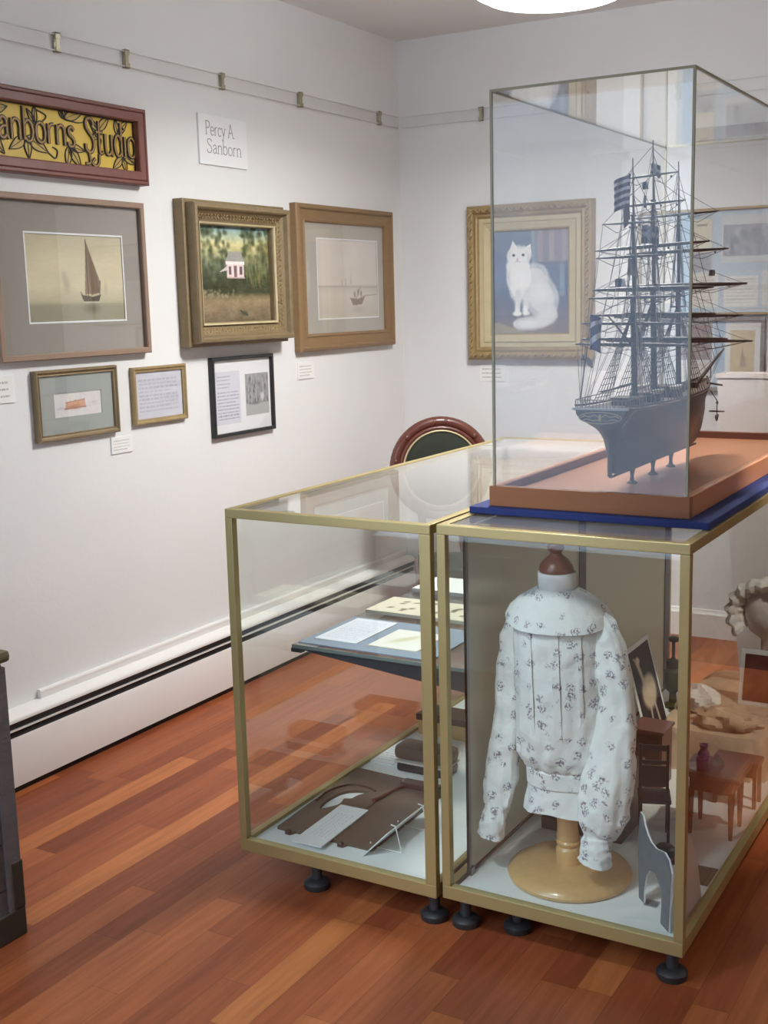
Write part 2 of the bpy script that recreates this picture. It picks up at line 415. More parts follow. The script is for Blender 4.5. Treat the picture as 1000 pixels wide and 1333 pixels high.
# ================================================================== ROOM
XL, XR, YB, YF, ZC = -2.995, 1.9, 5.342, .5, 2.797
YH, XH = -1.9, -.95            # unseen hallway around the camera, added to shape the light
VX0, VX1, VZ0, VZ1 = -2.80, -1.12, .50, 2.42
DX0, DX1, DZ1 = -.80, .55, 2.15
struct('floor', MB().box(XL-.1, XR+.1, YF-.1, YB+.1, -.1, 0).box(XH-.1, XR+.1, YH-.1, YF-.1, -.1, 0), M['floor'])
struct('ceiling', MB().box(XL-.1, XR+.1, YF-.1, YB+.1, ZC, ZC+.1).box(XH-.1, XR+.1, YH-.1, YF-.1, ZC, ZC+.1), M['ceiling'])
struct('wall_back', MB().box(XL-.1, XR+.1, YB, YB+.1, 0, ZC), M['wall'])
struct('wall_right', MB().box(XR, XR+.1, YH, YB, 0, ZC), M['wall'])
struct('wall_left', MB().box(XL-.1, XL, YF-.1, YB, 0, ZC), M['wall'])
struct('wall_front', MB().box(XL, VX0, YF-.1, YF, 0, ZC).box(VX1, DX0, YF-.1, YF, 0, ZC).box(VX0, VX1, YF-.1, YF, VZ1, ZC).box(VX0, VX1, YF-.1, YF, 0, VZ0).box(DX0, DX1, YF-.1, YF, DZ1, ZC).box(DX1, XR, YF-.1, YF, 0, ZC), M['wall'])
struct('wall_hall_left', MB().box(XH-.1, XH, YH, YF-.1, 0, ZC), M['wall'])
struct('wall_hall_rear', MB().box(XH-.1, XR+.1, YH-.1, YH, 0, ZC), M['wall'])
def window_y(name, x0, x1, y, z0, z1):
    mb = MB()
    for a, b in ((x0, x0+.05), (x1-.05, x1)): mb.box(a, b, y-.08, y-.02, z0, z1)
    for a, b in ((z0, z0+.05), (z1-.05, z1)): mb.box(x0, x1, y-.08, y-.02, a, b)
    f = struct(name, mb, M['trim'])
    struct('window_pane', MB().box(x0+.04, x1-.04, y-.054, y-.048, z0+.04, z1-.04), M['pglass'], f)
    struct('window_casing', MB().box(x0-.08, x0, y, y+.015, z0-.08, z1+.08).box(x1, x1+.08, y, y+.015, z0-.08, z1+.08).box(x0-.08, x1+.08, y, y+.015, z1, z1+.09), M['trim'], f)
window_y('window_1', VX0, VX1, YF, VZ0, VZ1)
struct('baseboard_back', MB().loft([[(x, YB, 0), (x, YB-.018, 0), (x, YB-.018, .108), (x, YB-.012, .118), (x, YB-.008, .128), (x, YB, .13)] for x in (XL+.08, XR)]), M['trim'])

# baseboard heater along the left wall
def px(pr, y0, y1): return MB().loft([[(XL+a, y, b) for a, b in pr] for y in (y0, y1)])
H0, H1 = .6, 5.30
ht = thing('baseboard_heater', 'long white baseboard heater with dark louvre slot along the left wall', 'heater', (XL+.035, 3.3, 0))
px([(.001,.02),(.001,.262),(.012,.262),(.012,.02)], H0, H1).build('back_panel', M['heater'], ht)
px([(.0015,.262),(.0015,.292),(.016,.292),(.019,.287),(.019,.276),(.017,.262)], 2.757, H1).build('wall_flange', M['heater'], ht)
px([(.012,.262),(.045,.262),(.062,.250),(.066,.243),(.066,.236),(.058,.240),(.04,.253),(.012,.253)], H0, H1).build('top_cover', M['heater'], ht, smooth=True)
px([(.012,.251),(.036,.251),(.062,.236),(.062,.216),(.05,.212),(.012,.222)], H0, H1).build('damper', M['dark'], ht)  # near-black tone carries the shade under the cover
px([(.05,.2125),(.067,.2135),(.067,.2085),(.05,.2075)], H0, H1).build('louvre_strip', M['heater'], ht)
px([(.012,.205),(.056,.2),(.056,.176),(.012,.176)], H0, H1).build('slot_shade', M['dark'], ht)  # dark strip painted in for the shaded slot
px([(.05,.182),(.064,.186),(.067,.18),(.067,.022),(.05,.022)], H0, H1).build('front_panel', M['heater'], ht, smooth=True)
px([(.012,0),(.055,0),(.055,.02),(.012,.02)], H0, H1).build('toe_shade', M['dark'], ht)  # dark strip standing in for shade under the front panel

# picture hanging rails and clips
def rail(name, label, wall, a0, a1, clips):
    L_ = wall == 'L'
    t = thing(name, label, 'picture rail', (XL+.001, 3.6, 2.39) if L_ else ((a0+a1)/2, YB-.001, 2.39))
    def bx(a, b, d0, d1, z0, z1, mb=None):
        mb = mb or MB()
        return mb.box(XL+d0, XL+d1, a, b, z0, z1) if L_ else mb.box(a, b, YB-d1, YB-d0, z0, z1)
    bx(a0, a1, .010, .014, 2.392, 2.440).build('clear_strip', M['railclear'], t)
    m2 = bx(a0, a1, .0095, .0155, 2.389, 2.3925); bx(a0, a1, .0095, .0155, 2.4395, 2.442, m2)
    m2.build('strip_edge', M['railedge'], t)
    for c in clips:
        m = bx(c-.009, c+.009, .0005, .004, 2.387, 2.445); bx(c-.011, c+.011, .0158, .019, 2.429, 2.447, m); bx(c-.011, c+.011, .0158, .019, 2.385, 2.402, m)
        bx(c-.011, c+.011, .002, .019, 2.443, 2.447, m); bx(c-.011, c+.011, .002, .019, 2.385, 2.388, m); bx(c-.006, c+.006, .0158, .0175, 2.402, 2.43, m)
        m.build('clip', M['brass'], t)
M['railedge'] = mat('rail edge', rgb(214,213,211), rough=.4)
rail('picture_rail', 'clear picture hanging rail with brass clips high on the left wall', 'L', .7, YB-.02, (3.045, 3.377, 3.923, 4.468, 5.139, 2.2, 1.4))
rail('picture_rail', 'clear picture hanging rail along the back wall above the white cat painting', 'B', XL+.025, 1.6, (-2.541, -1.6, -.7, .2))

# ================================================================== PICTURES  (local frame: X along wall, Z up, front towards -Y, Y=0 is the wall)
def wallthing(name, label, cat, wall, a, z, group=None):
    loc = (XL+.0005, a, z) if wall == 'L' else (a, YB-.0005, z)
    return thing(name, label, cat, loc, PI/2 if wall == 'L' else 0, group)
def rect_frame(w, h, prof):
    rings = []
    for ins, out in prof:
        rings.append([(-w/2+ins, -out, ins), (w/2-ins, -out, ins), (w/2-ins, -out, h-ins), (-w/2+ins, -out, h-ins)])
    return MB().loft(rings, cap=False)
def slab(x0, x1, z0, z1, d0, d1): return MB().box(x0, x1, -d1, -d0, z0, z1)
def ring_slab(x0, x1, z0, z1, X0, X1, Z0, Z1, d0, d1):
    """rectangular sheet with a rectangular opening X0..Z1"""
    return slab(x0, X0, z0, z1, d0, d1).box(X1, x1, -d1, -d0, z0, z1).box(X0, X1, -d1, -d0, z0, Z0).box(X0, X1, -d1, -d0, Z1, z1)
def art(name, cv, parent, x0, x1, z0, z1, d, m='canvas'):
    return cv.build(name, M[m], parent, lambda u, v: (x0+u*(x1-x0), -d, z0+v*(z1-z0)))
LO = dict(world=False)

# --- carved sign
def stroke(mb, pts, w, y0, y1):
    """flat raised ribbon along points (x,z)"""
    P = [np.array(p, float) for p in pts]; L1 = []; L2 = []
    for i, p in enumerate(P):
        d = P[min(i+1, len(P)-1)]-P[max(i-1, 0)]; d = d/(np.linalg.norm(d)+1e-9); n = np.array((-d[1], d[0]))*w/2
        L1.append(p+n); L2.append(p-n)
    rings = [[(a[0], y0, a[1]), (a[0], y1, a[1]), (b[0], y1, b[1]), (b[0], y0, b[1])] for a, b in zip(L1, L2)]
    mb.loft(rings); return mb
GL = {   # simple stroke letters: (advance, [polylines])
 'S': (.66, [[(.56,.80),(.50,.95),(.32,1.0),(.14,.92),(.12,.74),(.28,.58),(.48,.44),(.56,.25),(.46,.05),(.26,0),(.08,.08),(.06,.24)]]),
 'P': (.62, [[(.12,0),(.12,.98)],[(.12,.97),(.38,.98),(.54,.86),(.54,.64),(.38,.5),(.12,.5)]]),
 'A': (.76, [[(.05,0),(.36,1.0)],[(.36,1.0),(.68,0)],[(.17,.36),(.56,.36)]]),
 'a': (.54, [[(.08,.46),(.2,.6),(.36,.56),(.41,.42),(.41,.1),(.5,0)],[(.41,.36),(.2,.32),(.07,.18),(.12,.03),(.26,0),(.41,.12)]]),
 'n': (.60, [[(.1,0),(.1,.6)],[(.1,.42),(.22,.58),(.38,.58),(.48,.44),(.48,0)]]),
 'b': (.60, [[(.1,1.0),(.1,.02)],[(.1,.44),(.24,.6),(.42,.56),(.52,.3),(.42,.04),(.24,0),(.1,.12)]]),
 'o': (.58, [[(.29,.6),(.11,.5),(.07,.3),(.12,.08),(.29,0),(.46,.08),(.51,.3),(.46,.5),(.29,.6)]]),
 'r': (.44, [[(.1,0),(.1,.6)],[(.1,.4),(.2,.56),(.38,.6)]]),
 's': (.46, [[(.38,.5),(.24,.6),(.1,.52),(.12,.38),(.3,.26),(.38,.14),(.28,.01),(.1,.02),(.06,.14)]]),
 'e': (.54, [[(.08,.32),(.46,.32),(.44,.5),(.28,.6),(.12,.52),(.07,.3),(.14,.06),(.3,0),(.46,.1)]]),
 'c': (.50, [[(.43,.48),(.28,.6),(.12,.52),(.07,.3),(.13,.07),(.28,0),(.43,.1)]]),
 'y': (.54, [[(.06,.6),(.28,.04)],[(.5,.6),(.28,.04),(.16,-.24),(.04,-.24)]]),
 't': (.50, [[(.22,.95),(.22,.14),(.30,0),(.44,.05)],[(.02,.62),(.46,.62)]]),
 'u': (.60, [[(.1,.6),(.1,.16),(.2,.01),(.36,.02),(.48,.16)],[(.48,.6),(.48,.06),(.56,0)]]),
 'd': (.60, [[(.5,1.0),(.5,.02)],[(.5,.44),(.36,.6),(.18,.56),(.08,.3),(.18,.04),(.36,0),(.5,.12)]]),
 'i': (.26, [[(.13,0),(.13,.6)],[(.13,.8),(.13,.86)]]),
 '.': (.24, [[(.1,0),(.1,.07)]]), ' ': (.34, []),
}
SERIF = {'P': [(.12,0),(.12,.98)], 'A': [(.05,0),(.68,0)], 'n': [(.1,0),(.48,0)], 'r': [(.1,0)], 'b': [(.1,1.)], 'y': [(.06,.6),(.5,.6)]}
def text_strokes(txt, x, z, size, width, curl=False):
    tot = sum(GL[c][0] for c in txt); k = width/tot; out = []; ser = []
    for c in txt:
        adv, pl = GL[c]
        for p in pl:
            q = [(x+a*k, z+b*size) for a, b in p]
            out.append(smooth_pts(q, 5) if len(q) > 2 else q)
        for a, b in SERIF.get(c, []): ser.append([(x+(a-.09)*k, z+b*size), (x+(a+.09)*k, z+b*size)])
        x += adv*k
    return out, ser

sg = wallthing('hanging_sign', 'carved yellow studio sign with leaves in a red brown wooden frame', 'sign', 'L', 3.0125, 1.985)
sw, sh = .825, .262
rect_frame(sw, sh, [(0,0),(0,.042),(.004,.046),(.012,.046),(.014,.043),(.018,.047),(.042,.047),(.046,.044),(.046,.02)]).build('frame', M['signwood'], sg, **LO)
M['signyellow'] = mat('yellow gilded panel', rgb(204,172,60), rough=.5, var=.22, vscale=9)
slab(-sw/2+.02, sw/2-.02, .03, sh-.03, .002, .02).build('panel', M['signyellow'], sg, **LO)
rect_frame(sw-.088, sh-.088, [(0,.02),(0,.0235),(.005,.0235),(.005,.02)]).xform(Matrix.Translation((0,0,.044))).build('inner_border', M['black'], sg, **LO)
M['letter'] = mat('brown painted letter', rgb(160,120,52), rough=.5, var=.1)
ink = MB(); lf = MB()
def leaf(x, z, l, w, a):
    def P(s, t): return (x+l*s*cos(a)-t*sin(a), z+l*s*sin(a)+t*cos(a))
    up = [P(i/10, w*sin(PI*(i/10)**.8)) for i in range(11)]; dn = [P(i/10, -w*.9*sin(PI*(i/10)**.8)) for i in range(11)]
    lf.loft([[(p[0], -.0215, p[1]), (q[0], -.0215, q[1])] for p, q in zip(up, dn)], cap=False, closed=False)
    for e in (up, dn): stroke(ink, e, .0032, -.0205, -.0235)
    stroke(ink, [P(.05, 0), P(.5, .001), P(.9, 0)], .0016, -.0205, -.0232)
def vine(pts, w=.0035): stroke(ink, smooth_pts(pts, 8), w, -.0205, -.0235)
# flower-like sprays of leaves behind the letters
M['leaf'] = mat('olive painted leaf', rgb(176,148,62), rough=.5, var=.15, vscale=30)
for (x, z, lv) in ((-.14,.118,[(.1,.022,-.45),(.07,.016,-1.5),(.09,.018,-2.6)]), (.045,.105,[(.085,.018,-.9),(.07,.016,-1.75),(.075,.013,-.15)]),
                   (.305,.092,[(.07,.015,-2.45),(.055,.012,-1.3),(.085,.014,-.22)]), (.03,.19,[(.1,.017,.35),(.05,.010,1.7),(.04,.008,2.2)]),
                   (.19,.17,[(.075,.016,.75),(.05,.012,-2.3),(.06,.012,2.5)]), (.285,.165,[(.055,.012,1.75),(.075,.014,.8)]), (-.1,.16,[(.06,.011,1.55),(.055,.01,2.2)]),
                   (-.3,.12,[(.09,.02,-.8),(.08,.017,-1.8),(.08,.016,2.1)]), (-.28,.18,[(.07,.014,.3),(.05,.012,2.6)])):
    for l, w, a in lv: leaf(x, z, l, w, a)
    lf.build('leaf_spray', M['leaf'], sg, **LO); lf = MB()
vine([(-.09,.205),(-.05,.19),(-.08,.165),(-.12,.17)]); vine([(.03,.19),(.1,.185),(.15,.2),(.19,.17)]); vine([(-.05,.075),(-.02,.06),(-.01,.085),(-.03,.095)])
vine([(.15,.19),(.175,.15),(.2,.14),(.19,.11)]); vine([(.32,.1),(.36,.075),(.38,.09)])
sub = MB()
st1, _ = text_strokes('Sanborns', -.318, .104, .105, .395)
st2, _ = text_strokes('Studio', .118, .094, .112, .255)
for q in st1+st2:
    stroke(ink, q, .0125, -.0210, -.0255); stroke(sub, q, .0052, -.0250, -.0265)
for q in ([(.165,.075),(.15,.06),(.165,.05),(.182,.062),(.186,.09)], [(-.345,.11),(-.36,.09),(-.345,.075)], [(.135,.1),(.14,.06),(.118,.055)]):
    q = smooth_pts(q, 6); stroke(ink, q, .011, -.0210, -.0252); stroke(sub, q, .0045, -.0250, -.0262)
ink.build('lettering_outline', M['ink'], sg, **LO); sub.build('lettering', M['letter'], sg, **LO); lf.bm.free()

# --- title card
tc_ = wallthing('title_card', 'square white card printed Percy A. Sanborn on the left wall', 'sign', 'L', 3.919, 2.095)
slab(-.152, .152, 0, .187, 0, .008).build('card', M['white'], tc_, **LO)
M['greyink'] = mat('grey printing ink', rgb(150,148,150), rough=.7)
tm = MB()
for txt, x, z, w in (('Percy A.', -.112, .112, .19), ('Sanborn', -.108, .045, .222)):
    a, b = text_strokes(txt, x, z, .052, w)
    for q in a: stroke(tm, q, .0036, -.0078, -.0086)
    for q in b: stroke(tm, q, .0022, -.0078, -.0086)
tm.build('lettering', M['greyink'], tc_, **LO)

PAPERS = 'framed works on the left wall'
def picture(name, label, cat, wall, a0, a1, z0, z1, prof, fm, cv, img, d_art, matm=None, pane=True, artm='canvas', edge=None, group=None):
    w, h = a1-a0, z1-z0; c = (a0+a1)/2
    t = wallthing(name, label, cat, wall, c, z0, group)
    rect_frame(w, h, prof).build('frame', M[fm], t, **LO)
    i = prof[-1][0]; X0, X1, Z0, Z1 = img[0]-c, img[1]-c, img[2]-z0, img[3]-z0
    slab(-w/2+.004, w/2-.004, .004, h-.004, .0005, max(.003, d_art-.003)).build('backing', M['matbeige' if matm is None else matm], t, **LO)
    art('artwork' if artm == 'canvas' else 'printed_sheet', cv, t, X0-.002, X1+.002, Z0-.002, Z1+.002, d_art, artm)
    if matm:
        e = .006
        ring_slab(-w/2+.004, w/2-.004, .004, h-.004, X0, X1, Z0, Z1, d_art+.0005, d_art+.0025).build('mat_board', M[matm], t, **LO)
        if edge:
            rect_frame(X1-X0+2*e, Z1-Z0+2*e, [(0,d_art+.002),(0,d_art+.0032),(e,d_art+.0032),(e,d_art+.002)]).xform(Matrix.Translation(((X0+X1)/2,0,Z0-e))).build('mat_bevel', M[edge], t, **LO)
    if pane:
        slab(-w/2+i-.002, w/2-i+.002, i-.002, h-i+.002, d_art+.005, d_art+.007).build('glazing', M['pglass'], t, **LO)
    return t

# --- sailing boat in haze
c = Cv(.453, .285, .0022, (200,190,160)).vgrad([(0,(150,146,124)),(.17,(160,154,130)),(.24,(190,182,154)),(.4,(214,204,172)),(.75,(206,196,164)),(1,(188,180,152))])
c.noise(.02, 6); c.noise(.012, 24, stretch=(1,3))
c.blob(.39,.42,.05,.12,(150,142,118),.5,.9).blob(.37,.52,.04,.1,(160,152,128),.5,.9).blob(.8,.38,.03,.1,(170,160,136),.5,.9)
c.rect(0,.0,1,.21,(140,138,118),.25)
c.poly([(.61,.95),(.575,.31),(.735,.33),(.745,.46),(.66,.74)],(128,108,88),.85).poly([(.61,.95),(.64,.3),(.735,.33),(.7,.62)],(108,90,72),.6)
c.poly([(.53,.31),(.56,.225),(.72,.225),(.745,.31),(.66,.285)],(84,72,60),.9).seg((.61,.95),(.612,.27),.006,(70,60,50)).seg((.745,.47),(.73,.3),.006,(90,78,64)).seg((.53,.34),(.56,.27),.006,(90,78,64))
c.blob(.64,.15,.11,.09,(96,88,72),.55,.8).seg((.56,.222),(.72,.222),.008,(214,208,190),.7)
picture('framed_painting', 'wide grey matted painting of a lone dark sailboat in haze, thin oak frame', 'painting', 'L', 2.69, 3.402, 1.392, 1.924,
        [(0,0),(0,.03),(.003,.033),(.018,.033),(.021,.03),(.021,.012)], 'oak', c, (2.838,3.289,1.516,1.801), .012, 'matgrey', True, 'canvas', 'white', PAPERS)

# --- white cottage among trees, deep gilt frame
c = Cv(.47, .388, .0025, (70,76,56)).vgrad([(0,(110,96,74)),(.22,(142,124,96)),(.27,(116,106,76)),(.31,(60,62,42)),(.45,(58,62,40)),(.6,(110,118,96)),(.8,(206,196,140)),(1,(132,172,186))])
c.noise(.05, 14)
for q in range(260):
    r = c.rs.rand
    side = r() < .5; u = r()*.52 if side else .62+r()*.4; v = .36+r()*.66
    if side and v < .66 and u > .38: continue
    if u < .62 and u > .44 and v > .55: continue
    g = r(); c.blob(u, v, .02+.035*r(), .025+.04*r(), (46+58*g*g, 54+56*g*g, 36+34*g*g), .6, .8)
for q in range(80):
    r = c.rs.rand; c.blob(.66+.34*r(), .4+.45*r(), .015, .1, (110+40*r(),112+30*r(),80), .4, .9, .15)
c.poly([(.38,.62),(.44,.74),(.6,.74),(.64,.62)],(150,148,140)).rect(.4,.46,.63,.63,(208,190,188)).rect(.39,.6,.64,.63,(230,216,212))
for u in (.425,.575): c.rect(u,.5,u+.035,.58,(104,84,86))
c.rect(.497,.47,.535,.585,(120,92,92)).rect(.475,.465,.482,.62,(236,226,222)).rect(.55,.465,.557,.62,(236,226,222))
c.rect(.40,.455,.64,.47,(180,160,150)).poly([(.3,.52),(.4,.58),(.4,.54)],(196,186,176))
for q in range(60): c.blob(.5*c.rs.rand(), .26+.08*c.rs.rand(), .02, .02, (150,140,116), .5, .8)
c.noise(.03, 30, stretch=(1,2)); c.blob(.62,.09,.06,.035,(70,72,60),.8,.6).blob(.2,.1,.1,.02,(120,96,70),.6,.8).seg((.56,.12),(.66,.07),.008,(60,64,54))
hp = picture('framed_painting', 'oil painting of a white cottage among dark trees in a very deep gilt frame', 'painting', 'L', 3.60, 4.258, 1.400, 1.954,
        [(0,0),(0,.045),(.006,.048),(.014,.048),(.014,.082),(.018,.09),(.03,.092),(.036,.086),(.042,.07),(.06,.052),(.076,.046),(.08,.052),(.09,.05),(.092,.038),(.092,.022)], 'gilt_dark', c, (3.688,4.170,1.490,1.865), .024, None, False, 'canvas', None, PAPERS)
orn = MB(); rr = random.Random(2)
w, h = .658, .554
for side in range(4):
    ln = w if side % 2 == 0 else h
    n = int((ln-.12)/.019)
    for k in range(n+1):
        for row, dpt, sz in ((.052, .058, .0075), (.064, .051, .006)):
            u = .06+(ln-.12)*k/n+(.009 if row > .06 else 0)
            x, z = ((-w/2+u, row), (w/2-row, u), (-w/2+u, h-row), (-w/2+row, u))[side]
            if abs(x) > w/2-row+.001 or z < row-.001 or z > h-row+.001: continue
            t = bmesh.new(); bmesh.ops.create_icosphere(t, subdivisions=1, radius=sz)
            a = rr.choice((.7, -.7, 2.2)); orn.merge(t, Matrix.Translation((x, -dpt, z)) @ Matrix.Rotation(a, 4, 'Y') @ Matrix.Diagonal((1.5,.6,.6,1)))
orn.build('leaf_moulding', M['gilt'], hp, smooth=True, **LO)
rect_frame(.658-.162, .554-.162, [(0,.05),(0,.056),(.006,.054),(.01,.046)]).xform(Matrix.Translation((0,0,.081))).build('gilt_slip', M['gilt_pale'], hp, **LO)

# --- pale harbour watercolour with a brown fishing boat
c = Cv(.52, .349, .0026, (212,204,194)).vgrad([(0,(196,188,174)),(.3,(210,202,190)),(.39,(198,190,180)),(.41,(190,182,172)),(.43,(214,206,196)),(1,(220,212,204))])
c.noise(.012, 8); c.seg((0,.405),(1,.395),.006,(172,166,158),.8)
for u, v in ((.38,.43),(.44,.44),(.53,.46)): c.poly([(u,v-.02),(u+.01,v+.1),(u+.03,v-.02)],(186,176,164),.7)
c.seg((.55,.41),(.55,.62),.004,(180,170,160),.6)
c.poly([(.52,.26),(.57,.16),(.72,.17),(.78,.28),(.64,.24)],(132,112,94),.9)
for u, v in ((.6,.3),(.66,.33),(.71,.31)): c.blob(u, v, .022, .06, (140,122,104), .8, .6)
c.seg((.62,.24),(.7,.4),.006,(140,122,104)).seg((.74,.28),(.98,.3),.008,(160,146,130),.7).blob(.66,.1,.14,.07,(176,164,148),.7,.9)
picture('framed_painting', 'pale harbour watercolour with small brown fishing boat in broad bronzed frame', 'painting', 'L', 4.370, 5.206, 1.346, 1.983,
        [(0,0),(0,.03),(.006,.036),(.016,.04),(.022,.036),(.024,.03),(.06,.026),(.066,.03),(.074,.026),(.076,.014)], 'gilt_wood', c, (4.552,5.073,1.488,1.837), .012, 'matbeige', True, 'canvas', 'white', PAPERS)

# --- little orange boat sketch
c = Cv(.226, .081, .0016, (222,220,220)); c.noise(.015, 12, stretch=(3,1))
c.poly([(.22,.3),(.26,.6),(.42,.62),(.44,.7),(.48,.62),(.6,.66),(.64,.72),(.66,.34)],(214,150,116),.75).blob(.42,.38,.18,.14,(186,112,76),.6,.8).seg((.22,.34),(.66,.36),.03,(150,90,66),.7).seg((.24,.58),(.64,.66),.02,(170,104,78),.6).seg((.34,.6),(.345,.85),.012,(180,150,140),.6).seg((.56,.64),(.565,.9),.012,(180,150,140),.6).blob(.5,.5,.06,.12,(196,160,90),.6,.7)
c.blob(.15,.38,.12,.08,(190,180,186),.5,.9).blob(.82,.5,.14,.08,(196,180,190),.5,.9).seg((.05,.33),(.95,.4),.02,(196,190,196),.4).blob(.3,.8,.3,.2,(232,222,214),.6,.9)
picture('framed_painting', 'small grey matted sketch of an orange boat in narrow gilt frame', 'painting', 'L', 2.832, 3.221, 1.120, 1.357,
        [(0,0),(0,.020),(.003,.024),(.008,.024),(.011,.019),(.016,.017),(.019,.019),(.021,.014),(.021,.008)], 'gilt_dark', c, (2.920,3.145,1.195,1.276), .008, 'matgreen', True, 'canvas', None, PAPERS)

# --- framed typed sheet
c = Cv(.26, .175, .0022, (206,206,216)); c.noise(.01, 5); c.lines(.07,.12,.93,.86,9,(160,160,178),.6,.4).lines(.5,.12,.93,.5,4,(176,174,186),.4,.5)
picture('framed_text', 'small gilt framed sheet of typed text below the hazy sailboat painting', 'framed text', 'L', 3.306, 3.605, 1.131, 1.341,
        [(0,0),(0,.015),(.003,.02),(.008,.02),(.012,.015),(.019,.014),(.019,.007)], 'gilt', c, (3.327,3.584,1.152,1.32), .007, None, True, 'print', None, PAPERS)

# --- black framed sheet with text and photo
c = Cv(.384, .29, .0022, (232,232,234)); c.rect(.02,.12,.46,.84,(212,212,222)).lines(.07,.17,.44,.58,9,(128,128,146),.7,.35).lines(.07,.6,.3,.8,4,(140,140,156),.7,.3)
ph = (.55,.2,.97,.78); c.rect(*ph, (150,150,150))
for q in range(90):
    r = c.rs.rand; c.blob(ph[0]+.02+r()*(ph[2]-ph[0]-.04), .36+r()*.38, .02, .045, (70+90*r(),)*3, .7, .6)
for u in (.6,.66,.74,.86,.92): c.seg((u,.38),(u+.01,.77),.007,(190,190,188),.7)
c.rect(.55,.2,.97,.36,(178,178,176),.8).blob(.85,.45,.05,.08,(215,215,213),.8,.6).blob(.72,.36,.12,.03,(90,90,90),.6,.7)
picture('framed_text', 'black framed sheet with text and a grey photograph below the cottage painting', 'framed text', 'L', 3.762, 4.178, 1.033, 1.353,
        [(0,0),(0,.02),(.002,.022),(.012,.022),(.014,.02),(.014,.007)], 'black', c, (3.778,4.162,1.048,1.338), .007, None, True, 'print', None, PAPERS)

# --- small wall labels
def wall_label(label, wall, a0, a1, z0, z1, n, group='small white picture labels'):
    t = wallthing('picture_label', label, 'label', wall, (a0+a1)/2, z0, group)
    w, h = a1-a0, z1-z0
    slab(-w/2, w/2, 0, h, 0, .004).build('card', M['white'], t, **LO)
    c = Cv(w*.9, h*.9, .0012, (230,229,226)); c.lines(.04,.08,.9,.9,n,(150,146,144),.7,.3)
    art('printed_text', c, t, -w*.45, w*.45, h*.05, h*.95, .0043, 'print')
wall_label('small white label under the bronzed harbour watercolour', 'L', 4.385, 4.508, 1.227, 1.299, 4)
wall_label('small white label under the right corner of the orange boat sketch', 'L', 3.188, 3.298, 1.040, 1.099, 4)
wall_label('white label left of the orange boat sketch, cut by the photo edge', 'L', 2.60, 2.759, 1.263, 1.352, 3)
wall_label('small cream label under the white cat painting', 'B', -2.565, -2.429, 1.160, 1.241, 3)

# --- white cat painting on the back wall
c = Cv(.42, .548, .0026, (110,124,146)).vgrad([(0,(124,112,110)),(.18,(108,106,118)),(.3,(92,104,128)),(.6,(96,112,138)),(1,(112,126,144))])
c.noise(.03, 7)
c.rect(.52,.68,1,1,(148,138,146),.7)
for u, col in ((.56,(124,140,158)),(.63,(160,146,152)),(.7,(132,126,138)),(.78,(168,154,156)),(.86,(138,130,142)),(.94,(160,148,152))): c.rect(u-.03,.69,u+.03,1,col,.7)
for u in (.6,.74,.88,.97): c.rect(u-.008,.34,u+.008,.7,(76,92,116),.6)
c.rect(.88,.36,.94,.7,(136,160,168),.6).rect(.5,.66,1,.69,(100,106,124),.6).rect(.52,.36,.56,1,(150,166,176),.4)
c.poly([(0,0),(0,.11),(.08,.11),(.3,.05),(.45,0)],(150,142,112),.8).blob(.1,.3,.2,.1,(86,84,98),.4,.9)
W1, W2, W3 = (214,216,218), (236,236,234), (190,196,204)
def fur(u, v, ru, rv, col, al, n, ang=0.):
    c.blob(u, v, ru, rv, col, al, .35, ang)
    for k in range(n):
        t = 2*PI*k/n; x = u+ru*.88*cos(t)*cos(ang)-rv*.88*sin(t)*sin(ang)*c.h/c.w; y = v+rv*.88*sin(t)*cos(ang)+ru*.88*cos(t)*sin(ang)*c.w/c.h
        g = c.rs.rand(); c.blob(x, y, .02+.02*g, .02+.02*g, col, .7, .9)
fur(.64,.36,.23,.24,W1,1,40,.35); fur(.53,.5,.2,.2,W1,1,34,-.5); fur(.35,.56,.17,.17,W2,1,40)
fur(.34,.44,.12,.14,W2,1,20); c.blob(.62,.4,.15,.13,W2,.7,.8,.4); c.blob(.72,.24,.12,.08,W3,.45,.9,.2)
for u0, u1 in ((.345,.33), (.455,.435)):
    for k in range(10): c.blob(u0+(u1-u0)*k/9, .4-.19*k/9, .052-.001*k, .045, W1 if k < 8 else W2, .9, .5)
c.blob(.33,.195,.075,.03,W2,1,.4).blob(.45,.2,.06,.028,W2,.9,.4).blob(.4,.3,.015,.1,W3,.6,.8).blob(.27,.3,.03,.08,(120,126,142),.4,.9)
fur(.5,.1,.24,.065,W1,1,40,.05); fur(.72,.17,.14,.09,W1,1,24,.5); c.blob(.45,.1,.2,.03,W2,.7,.8)
c.poly([(.225,.8),(.275,.905),(.345,.82)],W2).poly([(.42,.825),(.51,.87),(.515,.76)],W2).poly([(.25,.81),(.275,.87),(.31,.815)],(222,204,200),.5).poly([(.45,.82),(.495,.845),(.5,.78)],(222,204,200),.5)
fur(.355,.755,.165,.098,W2,1,34); fur(.34,.66,.16,.06,W2,.9,24)
for u in (.285,.41):
    c.blob(u,.763,.026,.016,(90,96,84),1,.4).blob(u,.763,.011,.014,(30,34,36),1,.4)
c.blob(.335,.725,.016,.01,(196,150,146),1,.5).seg((.335,.72),(.335,.705),.004,(150,140,140),.8).seg((.335,.705),(.30,.695),.004,(150,140,140),.6).seg((.335,.705),(.375,.695),.004,(150,140,140),.6)
c.blob(.34,.565,.12,.09,(244,244,242),.6,.9)
for q in range(140): 
    r = c.rs.rand; u = .28+.5*r(); v = .12+.5*r(); c.seg((u,v),(u+.02*(r()-.5),v-.035),.003,(244,244,244) if r() < .6 else W3,.18)
